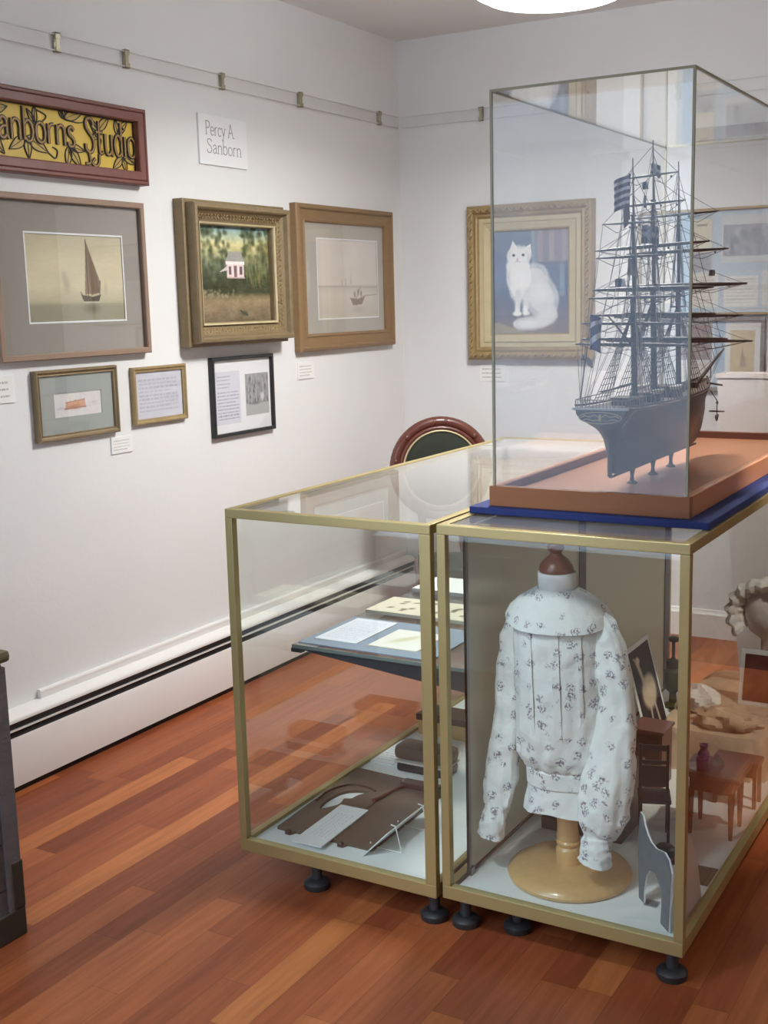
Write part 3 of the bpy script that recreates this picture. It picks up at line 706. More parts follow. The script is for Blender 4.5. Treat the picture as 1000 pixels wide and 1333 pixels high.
cp = picture('framed_painting', 'portrait of a fluffy white cat in wide gilded frame on the back wall', 'painting', 'B', -2.613, -1.974, 1.265, 1.994,
        [(0,0),(0,.03),(.006,.044),(.014,.05),(.03,.05),(.036,.044),(.04,.036),(.05,.040),(.056,.036),(.06,.028),(.085,.024),(.09,.03),(.098,.028),(.118,.022),(.122,.024),(.126,.02),(.126,.012)], 'gilt', c, (-2.487,-2.1,1.392,1.868), .013, None, False)
orn = MB(); w, h = .639, .729
for side in range(4):
    ln = w if side % 2 == 0 else h; n = int((ln-.02)/.017)
    for k in range(n+1):
        u = .01+(ln-.02)*k/n; row = .022+.004*(k % 2)
        x, z = ((-w/2+u, row), (w/2-row, u), (-w/2+u, h-row), (-w/2+row, u))[side]
        if abs(x) > w/2-.012 or z < .012 or z > h-.012: continue
        t = bmesh.new(); bmesh.ops.create_icosphere(t, subdivisions=1, radius=.0115)
        a = (.7 if k % 2 else -.7)+(PI/2 if side % 2 else 0); orn.merge(t, Matrix.Translation((x, -.052, z)) @ Matrix.Rotation(a, 4, 'Y') @ Matrix.Diagonal((1.4,.55,.6,1)))
orn.build('leaf_moulding', M['gilt'], cp, smooth=True, **LO)
rect_frame(w-.12, h-.12, [(0,.025),(0,.0275),(.022,.0275),(.025,.025)]).xform(Matrix.Translation((0,0,.06))).build('gilt_slip', M['gilt_pale'], cp, **LO)
rect_frame(w-.17, h-.17, [(0,.028),(.002,.032),(.03,.028),(.036,.022),(.041,.02)]).xform(Matrix.Translation((0,0,.085))).build('inner_slip', M['gilt_pale'], cp, **LO)

# --- two framed history boards on the back wall
B1, B2, CR = (164,184,198), (178,194,204), (224,218,202)
c = Cv(.84, .435, .003, (206,206,200)); c.rect(.0,.0,1,1,(196,200,200)).rect(.2,.0,.3,1,B1).rect(.3,.0,1,1,B2,.6)
c.rect(.27,.6,.36,.93,(222,216,196)).rect(.285,.86,.34,.88,(160,156,140)).rect(.24,.42,.36,.6,(168,172,176)).rect(.41,.48,.72,.95,(206,204,198)).rect(.42,.55,.71,.86,(150,150,150))
for q in range(60): c.blob(.43+.27*c.rs.rand(), .57+.27*c.rs.rand(), .015, .05, (110+80*c.rs.rand(),)*3, .6, .6)
c.rect(.26,.05,.4,.4,(222,216,204)).lines(.275,.08,.385,.37,9,(150,146,140),.6,.3).rect(.43,.05,.6,.36,(224,218,206)).lines(.44,.08,.59,.34,8,(150,146,140),.6,.3).rect(.62,.05,.95,.4,(214,210,196)).lines(.64,.08,.93,.37,9,(150,146,140),.6,.3).rect(.02,.1,.17,.9,(226,222,214)).rect(.75,.46,.95,.95,(176,172,160))
picture('framed_board', 'large blue and cream history board in thin gold frame behind the ship', 'display board', 'B', -1.765, -.88, 1.460, 1.918,
        [(0,0),(0,.02),(.003,.024),(.009,.024),(.012,.02),(.012,.008)], 'gilt', c, (-1.75,-.895,1.474,1.904), .009, None, True, 'print')
c = Cv(.53, .30, .0025, (196,200,202)); c.rect(.05,.03,.62,.97,(206,210,210)).rect(.3,.42,.6,.95,(150,140,138))
for q in range(50): c.blob(.32+.26*c.rs.rand(), .46+.46*c.rs.rand(), .03, .05, (120+70*c.rs.rand(),100+50*c.rs.rand(),100+50*c.rs.rand()), .6, .7)
c.rect(.3,.06,.58,.38,(212,208,198)).lines(.32,.1,.56,.36,6,(150,146,140),.6,.3).rect(.62,0,.71,1,B1).rect(.71,.0,1,1,(226,222,214)).rect(.75,.14,.95,.86,(206,182,130)).poly([(.83,.3),(.85,.62),(.89,.32)],(150,120,80),.7).rect(.75,.14,.95,.3,(196,168,118),.6)
M['greyframe'] = mat('grey frame', rgb(126,122,118), rough=.45)
picture('framed_board', 'smaller grey framed board with a tan sailboat print, lower on the back wall', 'display board', 'B', -1.765, -1.200, 1.128, 1.452,
        [(0,0),(0,.02),(.003,.024),(.016,.024),(.019,.02),(.019,.008)], 'greyframe', c, (-1.745,-1.22,1.148,1.432), .009, None, True, 'print')
# ================================================================== DISPLAY CASES
AX0, AX1, AY0, AY1 = -1.909, -1.306, 2.436, 4.180
BX0, BX1, BY0, BY1 = -1.296, -.6926, 2.450, 4.260
Z0, Z1 = .0904, 1.0343
ZF = .114
def case(label, x0, x1, y0, y1, feet, wp, left_open=False):
    t = thing('display_case', label, 'display case', ((x0+x1)/2, (y0+y1)/2, 0))
    pw = .022
    for (xa, xb) in ((x0, x0+pw), (x1-wp, x1)):
        for (ya, yb) in ((y0, y0+pw), (y1-pw, y1)):
            MB().box(xa, xb, ya, yb, Z0+.034, Z1-.024, .0015).build('post', M['gold'], t)
    for ya, yb in ((y0, y0+pw), (y1-pw, y1)):
        MB().box(x0, x1, ya, yb, Z1-.024, Z1, .002).build('top_rail', M['gold'], t)
        MB().box(x0, x1, ya, yb, Z0, Z0+.034, .002).build('bottom_rail', M['gold'], t)
    for xa, xb in ((x0, x0+pw), (x1-pw, x1)):
        MB().box(xa, xb, y0+pw, y1-pw, Z1-.024, Z1, .002).build('top_rail', M['gold'], t)
        MB().box(xa, xb, y0+pw, y1-pw, Z0, Z0+.034, .002).build('bottom_rail', M['gold'], t)
    MB().box(x0+pw-.004, x1-pw+.004, y0+pw-.004, y1-pw+.004, Z0+.006, ZF).build('base_board', M['board'], t)
    g = .005
    MB().box(x0+pw-.003, x1-pw+.003, y0+.008, y0+.008+g, Z0+.03, Z1-.02).build('front_pane', M['glass'], t)
    MB().box(x0+pw-.003, x1-pw+.003, y1-.008-g, y1-.008, Z0+.03, Z1-.02).build('rear_pane', M['glass'], t)
    if not left_open: MB().box(x0+.008, x0+.008+g, y0+pw-.003, y1-pw+.003, Z0+.03, Z1-.02).build('side_pane', M['glass'], t)
    MB().box(x1-.008-g, x1-.008, y0+pw-.003, y1-pw+.003, Z0+.03, Z1-.02).build('side_pane', M['glass'], t)
    MB().box(x0+pw-.006, x1-pw+.006, y0+pw-.006, y1-pw+.006, Z1-.0085, Z1-.0025).build('top_pane', M['veiled'], t)
    for fx, fy in feet:
        f = MB().lathe([(.0,.018),(.014,.018),(.014,Z0+.001),(0,Z0+.001)], (fx, fy, 0), 16).build('foot', M['dkmetal'], t, smooth=True)
        MB().lathe([(0,0),(.034,0),(.036,.004),(.036,.016),(.030,.022),(.018,.026),(0,.026)], (fx, fy, 0), 24).build('foot_pad', M['foot'], f, smooth=True)
    return t
ca = case('gold framed glass display case nearest the left wall with a glass shelf inside', AX0, AX1, AY0, AY1, [(-1.705,2.50),(-1.346,2.50),(-1.705,4.1),(-1.346,4.1)], .030)
cb = case('gold framed glass display case holding the printed blouse, under the ship', BX0, BX1, BY0, BY1, [(-1.262,2.51),(-1.135,2.545),(-.735,2.515),(-1.262,4.2),(-.735,4.2)], .022, True)
# case A: shelf
MB().box(AX0+.016, AX1-.02, 2.695, 4.02, .596, .604, .001).build('shelf', M['shelfglass'] if 'shelfglass' in M else M.setdefault('shelfglass', glass_mat('shelf glass', tint=(.84,.86,.87), f0=.06)), ca)
MB().box(AX0+.016, AX1-.02, 2.6925, 2.6950, .595, .605).build('shelf_edge', mat('green glass edge', rgb(120,132,128), rough=.3), ca)
MB().prism_y([(AX0+.03,.594),(AX1-.02,.594),(AX1-.02,.535),(AX0+.08,.585)], 2.700, 2.712).build('shelf_wedge', M['dkmetal'], ca)  # dark wedge below the shelf's front edge, deepening to the right
for yy in (2.69, 3.9): MB().box(AX0+.014, AX0+.05, yy, yy+.02, .583, .595, .002).build('shelf_clip', M['dkmetal'], ca)
# case B: sliding rippled doors on its left side
dx = BX0+.012
for i, (ya, yb) in enumerate(((2.545, 3.36), (3.36, BY1-.02))):
    xx = dx+.004+(0 if i else .007)
    d = MB().box(xx, xx+.004, ya, yb, ZF+.012, Z1-.026).build('sliding_door', M['ripple'], cb)
    MB().box(xx-.0015, xx+.0065, ya, ya+.012, ZF+.006, Z1-.024).build('door_stile', M['steel'] if i == 0 else M['dkmetal'], d)
    MB().box(xx-.0015, xx+.0065, yb-.055, yb, ZF+.006, Z1-.024).build('door_stile', M['dkmetal'], d)
    if i == 0: MB().box(xx-.002, xx+.012, ya-.002, ya+.018, ZF, ZF+.02).build('door_roller', M['steel'], d)
MB().box(BX0+.012, BX0+.028, BY0+.022, BY1-.022, ZF, ZF+.006).build('door_track', M['walnut'], cb)

# ------------------------------------------------------------------ on the shelf of the left case
zs = .6042
def sheet(name, label, cat, x0, x1, y0, y1, z, th, m, cv=None, rot=0., group=None, edge=0.):
    c = ((x0+x1)/2, (y0+y1)/2, z)
    t = thing(name, label, cat, c, rot, group)
    w, h = x1-x0, y1-y0
    MB().box(-w/2, w/2, -h/2, h/2, 0, th).build('card', m, t, world=False)
    if cv is not None:
        cv.build('printed_face', M['print'], t, lambda u, v: (-w/2+edge+u*(w-2*edge), -h/2+edge+v*(h-2*edge), th+.0004))
    return t
sheet('mount_card', 'grey blue mount card at the front of the glass shelf', 'card', -1.885, -1.46, 2.715, 3.02, zs, .003, M['matblue'])
c = Cv(.14, .24, .002, (226,228,236)); c.lines(.1,.08,.9,.92,14,(176,178,196),.6,.3)
sheet('text_sheet', 'white typed sheet on the left of the blue mount, glass shelf', 'paper', -1.862, -1.722, 2.762, 3.002, zs+.0032, .002, M['white'], c, edge=.002)
c = Cv(.14, .18, .002, (232,230,222)); c.blob(.45,.5,.16,.42,(206,208,160),.8,.9,-.5).blob(.5,.6,.1,.3,(214,206,170),.8,.9,-.5); c.noise(.015, 6)
sheet('picture_card', 'cream card with faint yellow green plant drawing beside the typed sheet', 'card', -1.686, -1.53, 2.765, 2.945, zs+.0032, .002, M['cream'], c, edge=.002)
c = Cv(.4, .18, .002, (222,214,194)); rs = c.rs
for q in range(26):
    u, v = .1+.8*rs.rand(), .15+.72*rs.rand(); c.blob(u, v, .03+.02*rs.rand(), .05+.03*rs.rand(), (120,108,88), .8, .7, rs.rand()*2); c.seg((u,v),(u+.05*(rs.rand()-.5),v+.12*(rs.rand()-.5)),.012,(110,98,80),.7)
sheet('sketch_card', 'thick cream card with rows of small brown sketches on the glass shelf', 'card', -1.885, -1.48, 3.085, 3.265, zs, .010, M['cream'], c, edge=.003)
sheet('blank_card', 'plain white thick card at the back of the glass shelf', 'card', -1.885, -1.62, 3.385, 3.57, zs, .012, M['white'])

# ------------------------------------------------------------------ on the floor of the left case
from mathutils.geometry import tessellate_polygon
def plate(outer, holes, z0, z1):
    mb = MB(); loops = [[Vector((x, y, 0)) for x, y in l] for l in [outer]+holes]
    flat = [p for l in loops for p in l]; tri = tessellate_polygon(loops)
    T = [mb.bm.verts.new((p.x, p.y, z1)) for p in flat]; B = [mb.bm.verts.new((p.x, p.y, z0)) for p in flat]
    for t in tri:
        for V, s in ((T, 1), (B, -1)):
            try: mb.bm.faces.new([V[i] for i in t][::s])
            except ValueError: pass
    k = 0
    for l in loops:
        n = len(l)
        for i in range(n):
            a, b = k+i, k+(i+1) % n
            try: mb.bm.faces.new((T[a], T[b], B[b], B[a]))
            except ValueError: pass
        k += n
    return mb
pal = thing('artist_palette', 'dark brown folding wooden palette with crescent thumb hole in the left case', 'palette', (-1.715,2.77,ZF))
out = [(-1.862,2.545),(-1.835,2.545),(-1.825,2.528),(-1.808,2.528),(-1.800,2.545),(-1.662,2.545),(-1.655,2.528),(-1.638,2.528),(-1.630,2.545),(-1.562,2.545),(-1.555,2.552),(-1.555,2.985),(-1.562,2.992),(-1.875,3.012),(-1.882,3.005)]
hole = smooth_pts([(-1.822,2.70),(-1.836,2.76),(-1.826,2.83),(-1.79,2.862),(-1.755,2.862),(-1.772,2.83),(-1.778,2.80),(-1.796,2.79),(-1.79,2.765),(-1.792,2.74)], 4, True)[:-1]
plate(out, [hole], ZF, ZF+.009).build('palette_board', M['leather'], pal)
MB().box(-1.705,-1.698,2.55,3.0,ZF+.0088,ZF+.0100).build('fold_line', M['walnut'], pal)
MB().tube(smooth_pts([(-1.86,2.74,ZF+.010),(-1.865,2.82,ZF+.011),(-1.83,2.885,ZF+.011),(-1.77,2.89,ZF+.010),(-1.74,2.875,ZF+.010)],5),.004,6).build('hole_rim', M['walnut'], pal, smooth=True)
for xx in (-1.8165, -1.6465): MB().sphere((xx,2.532,ZF+.008),.011,10,(1,.8,.7)).build('knob', M['walnut'], pal, smooth=True)
bh = thing('palette_knife', 'dark brown handled tool lying across the far half of the palette', 'tool', (-1.70,2.9,ZF+.0095))
MB().tube([(-1.705,2.805,ZF+.016),(-1.70,2.83,ZF+.016),(-1.69,2.90,ZF+.016),(-1.675,2.945,ZF+.017)],[.0065,.0065,.005,.006],8).build('handle', M['mahog'], bh, smooth=True)
MB().box(-1.69,-1.57,2.935,2.975,ZF+.010,ZF+.026,.004).build('blade_sleeve', M['walnut'], bh)
MB().sphere((-1.684,2.945,ZF+.027),.004,8).build('glint_bead', M['steel'], bh, smooth=True)  # steel bead added for the white glint on the tool
c = Cv(.09, .26, .0016, (230,229,226))
for k in range(5): c.lines(.24+.13*k,.2,.28+.13*k,.8,14,(160,156,156),.6,.5)
sheet('caption_card', 'white caption card lying across the front of the brown palette', 'label', -1.772, -1.680, 2.482, 2.742, ZF+.0105, .003, M['white'], c, rot=.03)
c = Cv(.085, .2, .0016, (228,228,228)); c.lines(.1,.1,.9,.9,9,(160,158,160),.6,.4)
sheet('caption_card', 'white caption card behind the palette along the case edge', 'label', -1.886, -1.806, 3.09, 3.29, ZF, .003, M['white'], c)
lc = thing('leather_case', 'rounded dark leather case with a pale strap behind the palette', 'case', (-1.69,3.10,ZF))
MB().box(-1.79,-1.60,3.07,3.16,ZF+.034,ZF+.078,.018).build('lid', M['leather'], lc, smooth=True)
MB().box(-1.775,-1.60,3.06,3.15,ZF,ZF+.030,.012).build('body', M['black'], lc, smooth=True)
MB().box(-1.78,-1.60,3.058,3.155,ZF+.030,ZF+.035,.001).build('strap', M['shipwhite'], lc)
wb = thing('wooden_box', 'small brown wooden box at the back of the left case floor', 'box', (-1.78,3.43,ZF))
MB().box(-1.87,-1.68,3.38,3.48,ZF,ZF+.05,.002).build('body', M['pine'], wb); MB().box(-1.875,-1.675,3.375,3.485,ZF+.05,ZF+.072,.003).build('lid', M['walnut'], wb)
tcd = thing('easel_card', 'grey photo card propped on a wire easel right of the palette', 'card', (-1.515,2.66,ZF))
MB().loft([[(-1.565,2.51,ZF+.002),(-1.562,2.51,ZF+.002),(-1.562,2.76,ZF+.002),(-1.565,2.76,ZF+.002)],[(-1.500,2.53,ZF+.070),(-1.497,2.53,ZF+.070),(-1.497,2.78,ZF+.070),(-1.500,2.78,ZF+.070)]]).build('card', M['board'], tcd)
for yy in (2.57, 2.72):
    MB().tube([(-1.575,yy,ZF+.014),(-1.575,yy,ZF+.003),(-1.48,yy,ZF+.003),(-1.496,yy,ZF+.074),(-1.51,yy,ZF+.076)],.0018,6).build('easel_wire', M['white'], tcd)

# ------------------------------------------------------------------ dress form and blouse in the right case
FX, FY = -1.045, 2.665
lean = -.045
df = thing('dress_form', 'turned pale wood dress form stand with white neck and brown cap', 'dress form', (FX, FY, ZF))
MB().lathe([(0,0),(.148,0),(.154,.004),(.156,.012),(.15,.022),(.135,.03),(.05,.036),(0,.036)], (FX,FY,ZF), 64).build('base', M['pine'], df, smooth=True)
MB().lathe([(0,.03),(.031,.03),(.032,.07),(.029,.076),(.026,.08),(.03,.086),(.031,.092),(.027,.097),(.029,.104),(.0275,.11),(.026,.13),(.0265,.19),(.027,.24),(0,.24)], (FX,FY,ZF), 32, lean=(lean,0)).build('post', M['pine'], df, smooth=True)
MB().lathe([(0,.2),(.075,.2),(.078,.33),(.09,.5),(.092,.62),(.085,.68),(.06,.715),(.046,.72),(0,.72)], (FX,FY,ZF), 32, 1, .75, lean=(lean,0)).build('torso', M['board'], df, smooth=True)
MB().lathe([(0,.70),(.047,.70),(.046,.782),(0,.784)], (FX,FY,ZF), 32, lean=(lean,0)).build('neck', M['white'], df, smooth=True)
MB().lathe([(0,.783),(.042,.783),(.043,.789),(.040,.80),(.03,.813),(.018,.822),(.014,.828),(0,.828)], (FX,FY,ZF), 32, lean=(lean,0)).build('cap', M['red_brown'], df, smooth=True)
MB().lathe([(0,.826),(.012,.828),(.02,.838),(.021,.848),(.015,.860),(.006,.866),(0,.867)], (FX,FY,ZF), 24, lean=(lean,0)).build('finial', M['red_brown'], df, smooth=True)

bl = thing('blouse', 'childs pale printed cotton blouse with wide collar on the dress form', 'blouse', (FX, FY, .26))
CX = lambda z: FX+lean*(z-ZF)
ROT = .25
def ring(z, rx, ry, n=72, fold=0., nf=14, ph=0., cx=None, cy=None, p=2.3, dz=0., dip=0.):
    out = []
    for i in range(n):
        a = 2*PI*i/n; k = 1+fold*(sin(nf*a+ph)+.5*sin((nf*1.7)//1*a+2.1*ph+1))
        x = math.copysign(abs(cos(a))**(2/p), cos(a))*rx*k; y = math.copysign(abs(sin(a))**(2/p), sin(a))*ry*k
        x, y = x*cos(ROT)-y*sin(ROT), x*sin(ROT)+y*cos(ROT)
        out.append(((CX(z) if cx is None else cx)+x, (FY if cy is None else cy)+y, z+dz*sin(3*a+ph)-dip*max(0,-sin(a))**1.5))
    return out
from mathutils import noise as NZ
def wrinkle(o, amp, sc, seed=0., ax=(1,1,1)):
    me = o.data; ns = [v.normal.copy() for v in me.vertices]
    for v, n in zip(me.vertices, ns):
        p = Vector((v.co.x*ax[0], v.co.y*ax[1], v.co.z*ax[2]))*sc+Vector((seed, 2*seed, -seed))
        r = 1-abs(NZ.noise(p))*2.2; v.co += n*amp*(r*r-.4+.5*NZ.noise(p*2.3))
    me.update()
def dense(rings, k):
    out = []
    for a, b in zip(rings, rings[1:]):
        for i in range(k): out.append([tuple(pa[j]+(pb[j]-pa[j])*i/k for j in range(3)) for pa, pb in zip(a, b)])
    return out+[rings[-1]]
rings = [ring(z, rx, ry, fold=f, ph=z*6, nf=nf) for z, rx, ry, f, nf in (
    (.402,.090,.072,.015,17),(.415,.101,.081,.045,17),(.44,.112,.093,.05,15),(.50,.113,.092,.035,13),(.58,.113,.090,.016,11),(.66,.112,.088,.010,9),(.73,.112,.084,.008,7),(.775,.110,.078,.004,7),(.805,.101,.068,.003,6),(.825,.080,.058,0,6),(.842,.056,.05,0,6),(.852,.0475,.0475,0,6))]
wrinkle(MB().loft(dense(rings, 5), cap=False).build('body', M['fabric'], bl, smooth=True), .0045, 17, 1.3, (1,1,.55))
# front placket and tucks
def yfront(x, z, rx, ry):   # local x -> surface point on the front of the torso
    xl = x; yl = -ry*(1-min(1, abs(xl/rx))**2.3)**(1/2.3)
    return (CX(z)+xl*cos(ROT)-yl*sin(ROT), FY+xl*sin(ROT)+yl*cos(ROT), z)
for xl in (.0, -.062, .058):
    w = .009 if xl == 0 else .004
    pr = []
    for z in (.50,.54,.58,.66,.73,.775):
        rx = .1135; ry = (.0925 if z > .43 else .08)-(max(0, z-.66))*.085
        a = yfront(xl-w, z, rx, ry); b = yfront(xl+w, z, rx, ry)
        nrm = Vector((sin(ROT)*1, -cos(ROT), 0))*.0022
        pr.append([tuple(Vector(a)), tuple(Vector(a)+nrm), tuple(Vector(b)+nrm), tuple(Vector(b))])
    MB().loft(pr).build('placket' if xl == 0 else 'tuck', M['fabric'], bl, smooth=False)
MB().loft([ring(.362,.093,.075,fold=.004,nf=9),ring(.366,.0965,.0785,fold=.004,nf=9),ring(.404,.0965,.0785,fold=.004,nf=9),ring(.409,.092,.074,fold=.004,nf=9)], cap=False).build('waistband', M['fabric'], bl, smooth=True)
wrinkle(MB().loft(dense([ring(.297,.106,.085,fold=.022,nf=8,ph=1,dz=.006),ring(.318,.102,.081,fold=.018,nf=8,ph=1),ring(.345,.096,.077,fold=.01,nf=8,ph=1),ring(.37,.0915,.0735,fold=.004,nf=8,ph=1)], 4), cap=False).build('peplum', M['fabric'], bl, smooth=True), .003, 16, 4)
MB().loft([ring(.785,.131,.100,fold=.008,nf=5,dz=.004,dip=.026,p=2.),ring(.789,.1305,.0985,fold=.008,nf=5,dz=.004,dip=.026,p=2.),ring(.810,.119,.090,fold=.006,nf=5,dz=.003,dip=.014,p=2.),ring(.831,.098,.070,dip=.004,p=2.),ring(.846,.072,.056),ring(.858,.0485,.0485)], cap=False).build('collar', M['fabric'], bl, smooth=True)
def sleeve(path, name='sleeve', seed=0, flat=.8):
    """path: (x,y,z,r) ; elliptical soft tube with folds"""
    pts = smooth_pts([p for p in path], 7); rr = random.Random(seed); ph = rr.random()*6
    rings = []; n = 40
    for i, p in enumerate(pts):
        a = Vector(pts[max(i-1,0)][:3]); b = Vector(pts[min(i+1,len(pts)-1)][:3]); d = (b-a).normalized()
        s = d.cross(Vector((0,1,0))).normalized(); u = s.cross(d).normalized()
        s = d.cross(u)*-1
        t = i/len(pts)
        rg = []
        for k in range(n):
            an = 2*PI*k/n; f = 1+.045*sin(5*an+ph+9*t)+.03*sin(11*an-ph+14*t)+.025*sin(22*t*PI+3*an)
            rg.append(Vector(p[:3])+p[3]*f*(cos(an)*s+flat*sin(an)*u))
        rings.append(rg)
    o = MB().loft(dense(rings, 2)).build(name, M['fabric'], bl, smooth=True); wrinkle(o, .0055 if name == 'sleeve' else .003, 15, seed*1.7, (1,1,.6)); return o
gx = FX-.033
sleeve([(gx-.066,FY+.01,.806,.022),(gx-.098,FY+.012,.772,.032),(gx-.120,FY+.008,.70,.036),(gx-.126,FY-.005,.58,.037),(gx-.128,FY-.03,.46,.040),(gx-.131,FY-.055,.36,.041),(gx-.134,FY-.07,.295,.032)], seed=1)
sleeve([(gx-.133,FY-.07,.300,.029),(gx-.139,FY-.08,.262,.032),(gx-.147,FY-.085,.215,.035)], 'cuff', 2)
sleeve([(gx+.066,FY+.01,.806,.022),(gx+.104,FY+.01,.775,.035),(gx+.132,FY+.0,.70,.042),(gx+.152,FY-.01,.59,.046),(gx+.158,FY-.035,.48,.054),(gx+.152,FY-.06,.39,.062),(gx+.144,FY-.075,.32,.056),(gx+.140,FY-.08,.275,.038)], seed=5)
sleeve([(gx+.140,FY-.08,.28,.034),(gx+.136,FY-.085,.25,.037),(gx+.130,FY-.09,.205,.040)], 'cuff', 6)

# ------------------------------------------------------------------ things round the blouse
bx_ = thing('wooden_box', 'dark walnut box on the case floor behind the dress form post', 'box', (-1.09,2.96,ZF))
MB().box(-1.215,-.985,2.885,3.06,ZF,ZF+.155,.003).build('body', M['walnut'], bx_); MB().box(-1.22,-.98,2.88,3.065,ZF+.155,ZF+.185,.004).build('lid', M['walnut'], bx_)
# leaning photograph of a pale bird
lp = thing('photo_card', 'white bordered photo of a pale long legged bird leaning on the case door', 'photo', (-1.16,3.71,ZF))
A = Vector((-1.150,3.615,ZF+.004)); Bv = Vector((-1.150,3.845,ZF+.004)); Cc = Vector((-1.252,3.915,ZF+.285)); D = Vector((-1.252,3.685,ZF+.285))
nn = (Bv-A).cross(D-A).normalized()
if nn.x < 0: nn = -nn
MB().loft([[A-nn*.003, Bv-nn*.003, Cc-nn*.003, D-nn*.003],[A, Bv, Cc, D]]).build('card', M['white'], lp)
c = Cv(.21, .27, .002, (60,52,58)); c.noise(.03, 7); c.blob(.54,.44,.40,.23,(206,186,160),1,.3,.1).blob(.62,.53,.3,.14,(216,198,172),.9,.5)
c.seg((.40,.58),(.3,.82),.05,(206,188,164)).blob(.32,.85,.14,.06,(214,198,176),1,.4).seg((.26,.86),(.18,.9),.016,(190,170,150))
c.seg((.46,.3),(.40,.05),.028,(200,182,160)).seg((.66,.3),(.72,.05),.028,(200,182,160)); c.noise(.02, 30)
c.build('printed_face', M['print'], lp, lambda u, v: tuple(A+(Bv-A)*(.06+.88*u)+(D-A)*(.05+.9*v)+nn*.0006-ORG[lp]))
# doll chair
dc = thing('doll_chair', 'dark purple black doll chair beside the blouse sleeve', 'doll chair', (-.925,2.97,ZF), .35)
W_ = dict(world=False)
for sx in (-.036, .036): MB().box(sx-.004,sx+.004,.028,.036,0,.25,.001).build('leg', M['black'], dc, **W_)
for sx in (-.036, .036): MB().box(sx-.004,sx+.004,-.04,-.032,0,.115,.001).build('leg', M['black'], dc, **W_)
MB().box(-.043,.043,-.045,.04,.112,.124,.003).build('seat', M['dollseat'] if 'dollseat' in M else M.setdefault('dollseat', mat('dark plum lacquer', rgb(58,50,62), rough=.4)), dc, **W_)
MB().box(-.036,.036,.030,.034,.232,.248).box(-.036,.036,.030,.034,.195,.205).box(-.036,.036,.030,.034,.13,.19).build('backrest', M['dollseat'], dc, **W_)
hat = thing('doll_hat', 'small black round doll hat on the case floor below the doll chair', 'hat', (-.86,2.86,ZF))
MB().lathe([(0,0),(.04,0),(.041,.003),(.028,.005),(.026,.03),(.02,.036),(0,.037)], (-.86,2.86,ZF), 28).build('crown', M['black'], hat, smooth=True)
MB().lathe([(.0265,.005),(.0285,.006),(.0275,.013),(.026,.013)], (-.86,2.86,ZF), 28).build('hat_band', M['mahog'], hat, smooth=True)
# cut-out animal
st = thing('standee', 'cut out standing picture of a grey animal at the front corner of the blouse case', 'cutout', (-.78,2.55,ZF))
ol = [(-.018,.225),(.0,.222),(.013,.203),(.035,.186),(.057,.176),(.092,.174),(.145,.186),(.172,.178),(.19,.152),(.186,.11),(.18,.06),(.176,.004),(.125,.004),(.13,.05),(.128,.088),(.088,.112),(.05,.104),(.028,.08),(.014,.04),(.014,.004),(-.02,.004),(-.022,.06),(-.03,.12),(-.028,.18)]
o0 = Vector((-.838,2.612,ZF)); dirv = Vector((.66,-.75,0)).normalized()
nv = Vector((dirv.y, -dirv.x, 0))
if nv.y > 0: nv = -nv
P2 = [o0+dirv*s*.86+Vector((0,0,z)) for s, z in ol]
M['animal'] = mat('grey printed animal', rgb(104,110,116), rough=.6, var=.35, vscale=35)
flat = [Vector((s, z, 0)) for s, z in ol]; tri = tessellate_polygon([flat])
def cut(off0, off1, grow, name, m):
    cx_ = sum(p.x for p in flat)/len(flat); cy_ = sum(p.y for p in flat)/len(flat)
    mb = MB(); n = len(P2)
    f = [mb.bm.verts.new(p+nv*off1) for p in P2]; b = [mb.bm.verts.new(p+nv*off0) for p in P2]
    for t in tri:
        for V in (f, b):
            try: mb.bm.faces.new([V[i] for i in t])
            except ValueError: pass
    for i in range(n): mb.bm.faces.new((f[i], f[(i+1) % n], b[(i+1) % n], b[i]))
    return mb.build(name, m, st)
cut(-.002, .002, 0, 'card', M['white']); cut(.0021, .0026, 0, 'printed_face', M['animal'])
MB().box(-.832,-.80,2.60,2.628,ZF,ZF+.004).build('stand_foot', M['crystal'], st)
fc = thing('folded_card', 'upright blank white folded card by the right pane of the blouse case', 'card', (-.722,2.60,ZF))
MB().loft([[(x,2.505,ZF),(x,2.70,ZF),(x,2.655,ZF+.12),(x,2.60,ZF+.20),(x,2.56,ZF+.225),(x,2.505,ZF+.215)] for x in (-.724,-.720)]).build('panel', M['white'], fc)
MB().loft([[(-.7235,y,ZF),(-.7235,y,ZF+.2),(-.735,y,ZF+.1),(-.752,y,ZF)] for y in (2.53,2.533)]).build('support_flap', M['board'], fc)
sheet('photo_print', 'small dull green photo print lying flat by the right pane', 'photo', -.775, -.722, 2.76, 2.86, ZF, .002, mat('dull green print', rgb(96,98,84), rough=.6))
# doll table with glass
dt = thing('doll_table', 'reddish brown doll table with glass pieces on it in the blouse case', 'doll table', (-.795,3.09,ZF))
MB().box(-.872,-.712,3.015,3.165,ZF+.168,ZF+.18,.004).build('tabletop', M['mahog'], dt)
MB().box(-.850,-.734,3.037,3.143,ZF+.125,ZF+.168,.001).build('apron', M['mahog'], dt)
for ax in (-.846,-.738):
    for ay in (3.041,3.139): MB().lathe([(0,0),(.005,0),(.006,.02),(.008,.08),(.0095,.13),(0,.13)], (ax,ay,ZF), 12).build('leg', M['mahog'], dt, smooth=True)
zt = ZF+.1805
gd = thing('glass_dish', 'small shallow cut glass dish on the doll table', 'dish', (-.825,3.055,zt))
MB().lathe([(0,0),(.02,0),(.034,.006),(.036,.009),(.033,.009),(.02,.004),(0,.004)], (-.825,3.055,zt), 24).build('dish_body', M['crystal'], gd, smooth=True)
pt = thing('glass_tumbler', 'tiny purple glass tumbler standing in the glass dish', 'glass', (-.825,3.055,zt+.0045))
